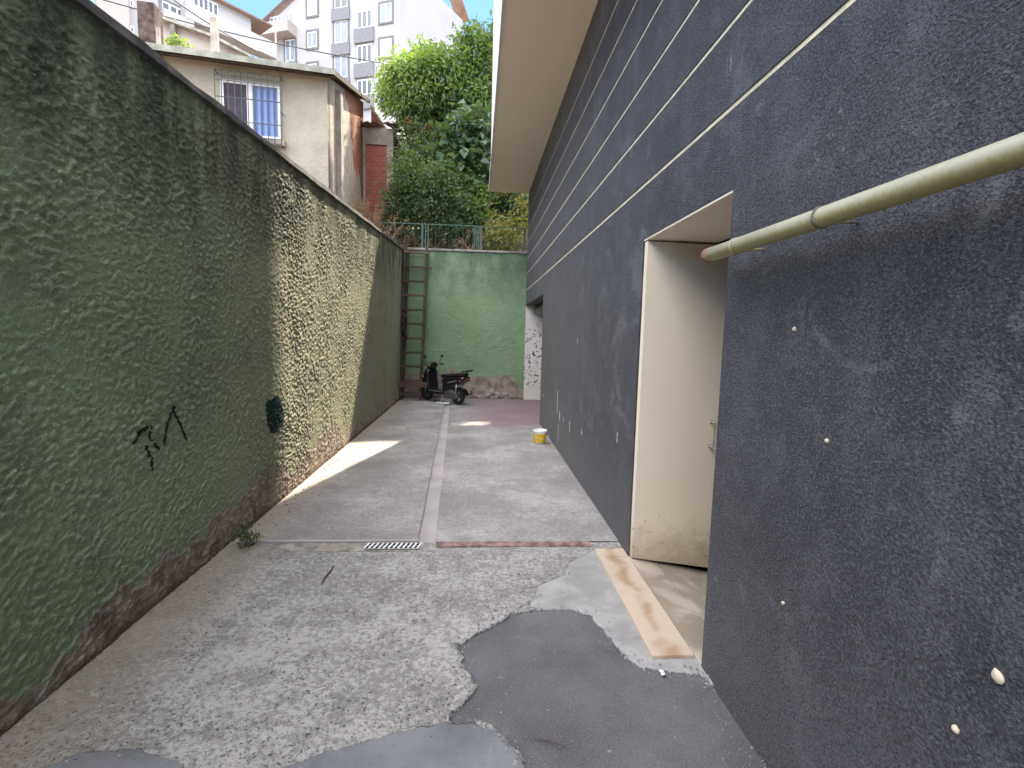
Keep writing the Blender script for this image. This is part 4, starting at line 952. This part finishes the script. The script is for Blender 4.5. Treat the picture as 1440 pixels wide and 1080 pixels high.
# ------------------------------------------------------------------ ochre house behind the dark building, unseen top added to cast the far shade edge
OH = empty('ochre_house', (5, 20, 5), 'ochre rendered house glimpsed between leaves under the overhang, its unseen top added to cast shade', 'house')
k = MB(); k.box(.75, 9, 18.25, 26, 4, 12.6); k.build('wall', M_ochre, OH)
k = MB(); X0 = .62; zl, zr_ = 15.5, 14.75
k.hexa([(X0, 18, 4), (1.75, 18, 4), (1.75, 18.25, 4), (X0, 18.25, 4), (X0, 18, 15.5), (1.75, 18, 14.85), (1.75, 18.25, 14.85), (X0, 18.25, 15.5)])
k.hexa([(-.45, 17.9, 13.75), (.615, 17.9, 13.75), (.615, 18.6, 13.75), (-.45, 18.6, 13.75), (-.45, 17.9, 15.9), (.615, 17.9, 15.5), (.615, 18.6, 15.5), (-.45, 18.6, 15.9)]); k.box(1.752, 2.0, 18, 18.249, 4, 14.849); k.box(2.002, 2.9, 18, 18.249, 4, 12.75); k.box(2.002, 2.9, 18, 18.249, 13.5, 14.85)  # unseen roof slab and slot, added to shape the sun patches
for x_, w_, a_, b_ in ((2.14, .07, 12.75, 13.5), (2.3, .05, 12.75, 13.2), (2.62, .05, 13.1, 13.5), (2.75, .04, 12.75, 13.15)): k.box(x_, x_+w_, 18.05, 18.1, a_, b_)  # bars added in the slot to break up the sunlit floor spots
k.box(2.902, 9, 18, 18.249, 4, 14.85); k.build('shade_parapet', M_ochre, OH)
GW = MB(); GW.box(-.3, 3.5, 15.9, 16.1, 4, 6.15); tag(GW.build('garden_wall', M_ochre, bevel=.02), 'ochre garden wall half hidden by shrubs beyond the green fence', 'wall')

# ------------------------------------------------------------------ fence on the back wall
FE = empty('mesh_fence', (-.3, YB+.12, ZB+.05), 'low green steel mesh fence standing on top of the far wall', 'fence')
zt = ony(640, 317, YB+.12).z; x0, x1 = ony(535, 317, YB+.12).x, XR-.02
k = MB(); k.tube([(x0, YB+.12, zt), (x1, YB+.12, zt)], .011, 6); k.build('top_rail', M_fgreen, FE)
for px in (594, 598.5, 602, 667, 670.5, 673.5, 676.5, 738):
    x = ony(px, 330, YB+.12).x; k = MB(); w = .022 if px in (594, 676.5, 738) else .012; k.box(x-w, x+w, YB+.10, YB+.14, ZB+.05, zt-.005); k.build('post', M_fgreen if px != 676.5 else M_iron, FE)
k = MB(); x = x0
while x < x1: k.box(x, x+.004, YB+.118, YB+.122, ZB+.06, zt); x += .075
k.build('wire_panel', M_fgreen, FE)
WF = empty('metal_railing', ony(555, 170, 21), 'pale steel railing behind the brick annex beside the tree', 'railing'); FR = Frame(ony(530, 165, 21), (1, .35, 0), (.35, -1, 0)); FR.o.z = 0
a, b = FR.px(528, 148), FR.px(576, 168); c, d = FR.px(528, 180), FR.px(576, 195)
fr = MB(); br2 = MB()
for t in (0, .45, .95): fr.tube([FR.p(a[0], a[1]+(c[1]-a[1])*t), FR.p(b[0], b[1]+(d[1]-b[1])*t)], .035, 5)
for t in (0, .62, 1): s = a[0]+(b[0]-a[0])*t; fr.tube([FR.p(s, a[1]+(b[1]-a[1])*t+.1), FR.p(s, c[1]+(d[1]-c[1])*t-1.5)], .04, 5)
for i in range(24): t = i/23; s = a[0]+(b[0]-a[0])*t; br2.tube([FR.p(s, a[1]+(b[1]-a[1])*t), FR.p(s, c[1]+(d[1]-c[1])*t)], .012, 4)
fr.build('frame', M_white_m, WF); br2.build('bars', M_white_m, WF)

# ------------------------------------------------------------------ vegetation
def cl(px, py, y, rpx, ry=None, k=1.0):
    q = ony(px, py, y); r = rpx*y/F_PX; return (q, V((r, ry or r, r*k)))
rv = random.Random(21)
TR = empty('broadleaf_tree', (-.9, 15, hz(-.9, 15)), 'tall dense dark green tree crowding the gap beside the overhang', 'tree')
c = [cl(668, 92, 15.0, 36), cl(640, 120, 14.8, 40), cl(606, 112, 15.2, 34), cl(600, 88, 15.5, 20), cl(575, 140, 15.3, 30), cl(655, 160, 14.6, 48), cl(610, 165, 15, 40), cl(690, 130, 14.8, 36), cl(700, 200, 15, 36), cl(640, 210, 15.2, 45), cl(672, 65, 15.2, 18), cl(545, 130, 16, 18), cl(715, 110, 15.5, 40), cl(710, 60, 15.5, 25)]
crown('crown', c, L_tree, .17, .07, 11, TR, rv, .4, .27, 16)
limbs((-.9, 15, hz(-.9, 15)), [q[0] for q in c], .16, TR, rv)
T2 = empty('lime_tree', (-2.0, 15.6, hz(-2, 15.6)), 'bright yellow green sunlit tree left of the dark tree', 'tree')
c = [cl(566, 112, 14.4, 24), cl(585, 130, 14.1, 24), cl(602, 100, 14.3, 20), cl(575, 152, 14.2, 14), cl(622, 92, 14.3, 18), cl(590, 100, 14.2, 18), cl(555, 105, 14.5, 12)]
crown('crown', c, L_lime, .16, .06, 11, T2, rv, .75, .30, 14); limbs((-2.0, 15.6, hz(-2, 15.6)), [q[0] for q in c], .08, T2, rv)
T3 = empty('fig_tree', (-.5, 13.6, hz(-.5, 13.6)), 'fig like tree with large round leaves in front of the dark tree', 'tree')
c = [cl(650, 195, 13.3, 30), cl(680, 190, 13.2, 26), cl(665, 225, 13.1, 30), cl(640, 235, 13.2, 24), cl(690, 240, 13.2, 22), cl(690, 165, 13.4, 14)]
crown('crown', c, L_fig, .25, .20, 5, T3, rv, .55, .40, 8); limbs((-.5, 13.6, hz(-.5, 13.6)), [q[0] for q in c], .06, T3, rv)
S1 = empty('leafy_shrub', (-1.5, 12.6, hz(-1.5, 12.6)), 'dark bushy shrub behind the ladder top and green fence', 'shrub')
c = [cl(580, 262, 12.6, 30), cl(610, 270, 12.4, 34), cl(565, 290, 12.3, 26), cl(600, 305, 12.2, 28), cl(640, 295, 12.3, 30), cl(630, 260, 12.6, 28), cl(575, 235, 12.8, 18), cl(640, 325, 12.1, 20), cl(555, 312, 12.2, 20)]
crown('crown', c, L_shrub, .10, .045, 20, S1, rv, .3, .22, 13); limbs((-1.5, 12.6, hz(-1.5, 12.6)), [q[0] for q in c], .035, S1, rv)
S2 = empty('leafy_shrub', (-.25, 12.9, hz(-.25, 12.9)), 'sunlit bright green climbing shrub under the fig leaves', 'shrub')
c = [cl(652, 262, 12.9, 18), cl(668, 285, 12.8, 22), cl(650, 290, 12.8, 16), cl(680, 265, 12.9, 16), cl(676, 305, 12.6, 18), cl(640, 245, 13, 12)]
crown('crown', c, L_lime, .11, .06, 16, S2, rv, .5, .24, 11); limbs((-.25, 12.9, hz(-.25, 12.9)), [q[0] for q in c], .03, S2, rv)
S3 = empty('leafy_shrub', (.6, 13, hz(.6, 13)), 'yellow green shrub beside the dark building above the far wall', 'shrub')
c = [cl(705, 325, 12.4, 16), cl(728, 320, 12.3, 16), cl(735, 295, 12.6, 14), cl(690, 335, 12.2, 14), cl(712, 340, 12.1, 16)]
crown('crown', c, L_yell, .11, .06, 15, S3, rv, .4, .24, 10); limbs((.6, 13, hz(.6, 13)), [q[0] for q in c], .025, S3, rv)
S5 = empty('leafy_shrub', (1.0, 13.6, hz(1, 13.6)), 'green leafy branches hanging just under the corner of the overhang', 'shrub')
c = [cl(705, 285, 13.4, 14), cl(728, 282, 13.2, 18), cl(745, 300, 13, 18), cl(718, 300, 13.5, 12)]
crown('crown', c, L_fig, .16, .08, 12, S5, rv, .6, .26, 10); limbs((1.0, 13.6, hz(1, 13.6)), [q[0] for q in c], .03, S5, rv)
S4 = empty('flowering_shrub', (-2.1, 13.8, hz(-2.1, 13.8)), 'grey green shrub with small red blossoms beside the brick annex', 'shrub')
c = [cl(585, 195, 13.9, 26), cl(605, 200, 13.8, 22), cl(580, 222, 13.6, 22), cl(600, 225, 13.4, 22)]
crown('crown', c, L_shrub, .10, .042, 14, S4, rv, .3, .22, 12); crown('blossom', [cl(600, 176, 13.6, 9), cl(608, 198, 13.5, 9), cl(578, 172, 13.7, 6)], L_red, .06, .04, 6, S4, rv, 0, .1, 5); limbs((-2.1, 13.8, hz(-2.1, 13.8)), [q[0] for q in c], .035, S4, rv)
RP = empty('roof_plant', ony(240, 58, 10.6), 'pale green leafy plant growing beside the chimney on the old house roof', 'plant')
crown('leaves', [cl(238, 60, 10.6, 9), cl(248, 62, 10.6, 8), cl(264, 66, 10.7, 6), cl(204, 54, 10.7, 5)], leafmat('pale foliage', (.13, .2, .05), (.24, .33, .10), .4), .10, .05, 14, RP, rv, .3, .12, 9)
def weeds(name, pxs, y, h, label, mat, n, seed):
    r = random.Random(seed); q = ony(*pxs[0], y); E_ = empty(name, (q.x, y, hz(q.x, y)), label, 'weeds'); mb = MB(); tn = []; sm = MB()
    for i in range(n):
        a = r.choice(pxs); p = ony(a[0]+r.uniform(-10, 10), a[1], y+r.uniform(-.25, .25)); p.z = ZB-.1 if False else p.z-.1; hh = h*r.uniform(.4, 1.1); t = p+V((r.gauss(0, .14), r.gauss(0, .1), hh)); mm = p.lerp(t, .5)+V((r.gauss(0, .03), 0, .03))
        sm.tube([p, mm, t], [.006, .005, .002], 4)
        for k in range(12): u = r.uniform(.35, 1); leaf(mb, tn, p.lerp(t, u)+V((r.gauss(0, .02), r.gauss(0, .02), 0)), V((r.gauss(0, 1), r.gauss(0, 1), r.uniform(-.6, .6))), V((0, 0, 1)), r.uniform(.04, .09), .03, r.random())
    mb.build('leaves', mat, E_, recalc=False, attr=tn); sm.build('stalks', plain('dry stalk', (.33, .22, .14), .9, .3), E_)
weeds('dry_weeds', [(505, 312), (515, 318), (525, 322), (535, 330), (545, 338)], 10.6, .62, 'dry brown weeds behind the coping of the left wall near the corner', L_dry, 46, 1)
weeds('dry_weeds', [(560, 348), (600, 352), (640, 352), (655, 352)], 11.75, .35, 'low brown dry weeds along the foot of the green fence', L_dry, 40, 2)

# ------------------------------------------------------------------ light
sc_ = bpy.context.scene
EL = R(51.8); AZ = R(15.2)
dsun = V((math.sin(AZ)*math.cos(EL), math.cos(AZ)*math.cos(EL), math.sin(EL)))
ld = bpy.data.lights.new('sun', 'SUN'); ld.energy = 4.6; ld.angle = R(.53); ld.color = (1, .89, .72)
lo = bpy.data.objects.new('sun', ld); C.objects.link(lo); lo.rotation_euler = (-dsun).to_track_quat('-Z', 'Y').to_euler()
CLOUD_FILL = 14.0
w = bpy.data.worlds.new('World'); sc_.world = w; w.use_nodes = True
nt = w.node_tree; bg = nt.nodes['Background']; sky = nt.nodes.new('ShaderNodeTexSky'); sky.sky_type = 'NISHITA'; sky.sun_disc = False
sky.sun_elevation = EL; sky.sun_rotation = AZ; sky.air_density = .7; sky.dust_density = .0; sky.ozone_density = 6.0
# unseen bright cloud added as fill light, overhead and behind the viewer, clear blue ahead
def wn(t, **k):
    x = nt.nodes.new(t)
    for i, j in k.items(): setattr(x, i, j)
    return x
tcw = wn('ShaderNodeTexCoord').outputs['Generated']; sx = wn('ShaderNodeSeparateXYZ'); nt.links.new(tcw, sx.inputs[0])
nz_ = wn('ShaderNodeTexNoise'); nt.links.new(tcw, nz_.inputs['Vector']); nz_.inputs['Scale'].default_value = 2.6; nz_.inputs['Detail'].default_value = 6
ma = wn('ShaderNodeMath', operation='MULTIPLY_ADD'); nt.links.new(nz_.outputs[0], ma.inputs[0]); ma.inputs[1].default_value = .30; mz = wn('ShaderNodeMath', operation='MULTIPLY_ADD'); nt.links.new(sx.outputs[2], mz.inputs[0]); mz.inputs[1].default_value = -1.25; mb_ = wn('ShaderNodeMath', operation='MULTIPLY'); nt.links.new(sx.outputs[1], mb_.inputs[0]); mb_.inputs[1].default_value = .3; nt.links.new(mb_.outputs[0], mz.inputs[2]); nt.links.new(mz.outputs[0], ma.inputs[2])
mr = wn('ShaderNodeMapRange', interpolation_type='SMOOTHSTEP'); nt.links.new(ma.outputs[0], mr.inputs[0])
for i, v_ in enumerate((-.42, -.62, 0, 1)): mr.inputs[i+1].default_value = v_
mx = wn('ShaderNodeMix', data_type='RGBA'); nt.links.new(mr.outputs[0], mx.inputs[0]); nt.links.new(sky.outputs[0], mx.inputs[6]); mx.inputs[7].default_value = (CLOUD_FILL*.99, CLOUD_FILL*.99, CLOUD_FILL*1.05, 1)
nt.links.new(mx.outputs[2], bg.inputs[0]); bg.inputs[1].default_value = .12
vs = sc_.view_settings; vs.view_transform = 'Standard'; vs.look = 'None'; vs.gamma = 1; vs.exposure = 1.88
sc_.cycles.max_bounces = 8; sc_.cycles.diffuse_bounces = 5; sc_.cycles.use_denoising = True
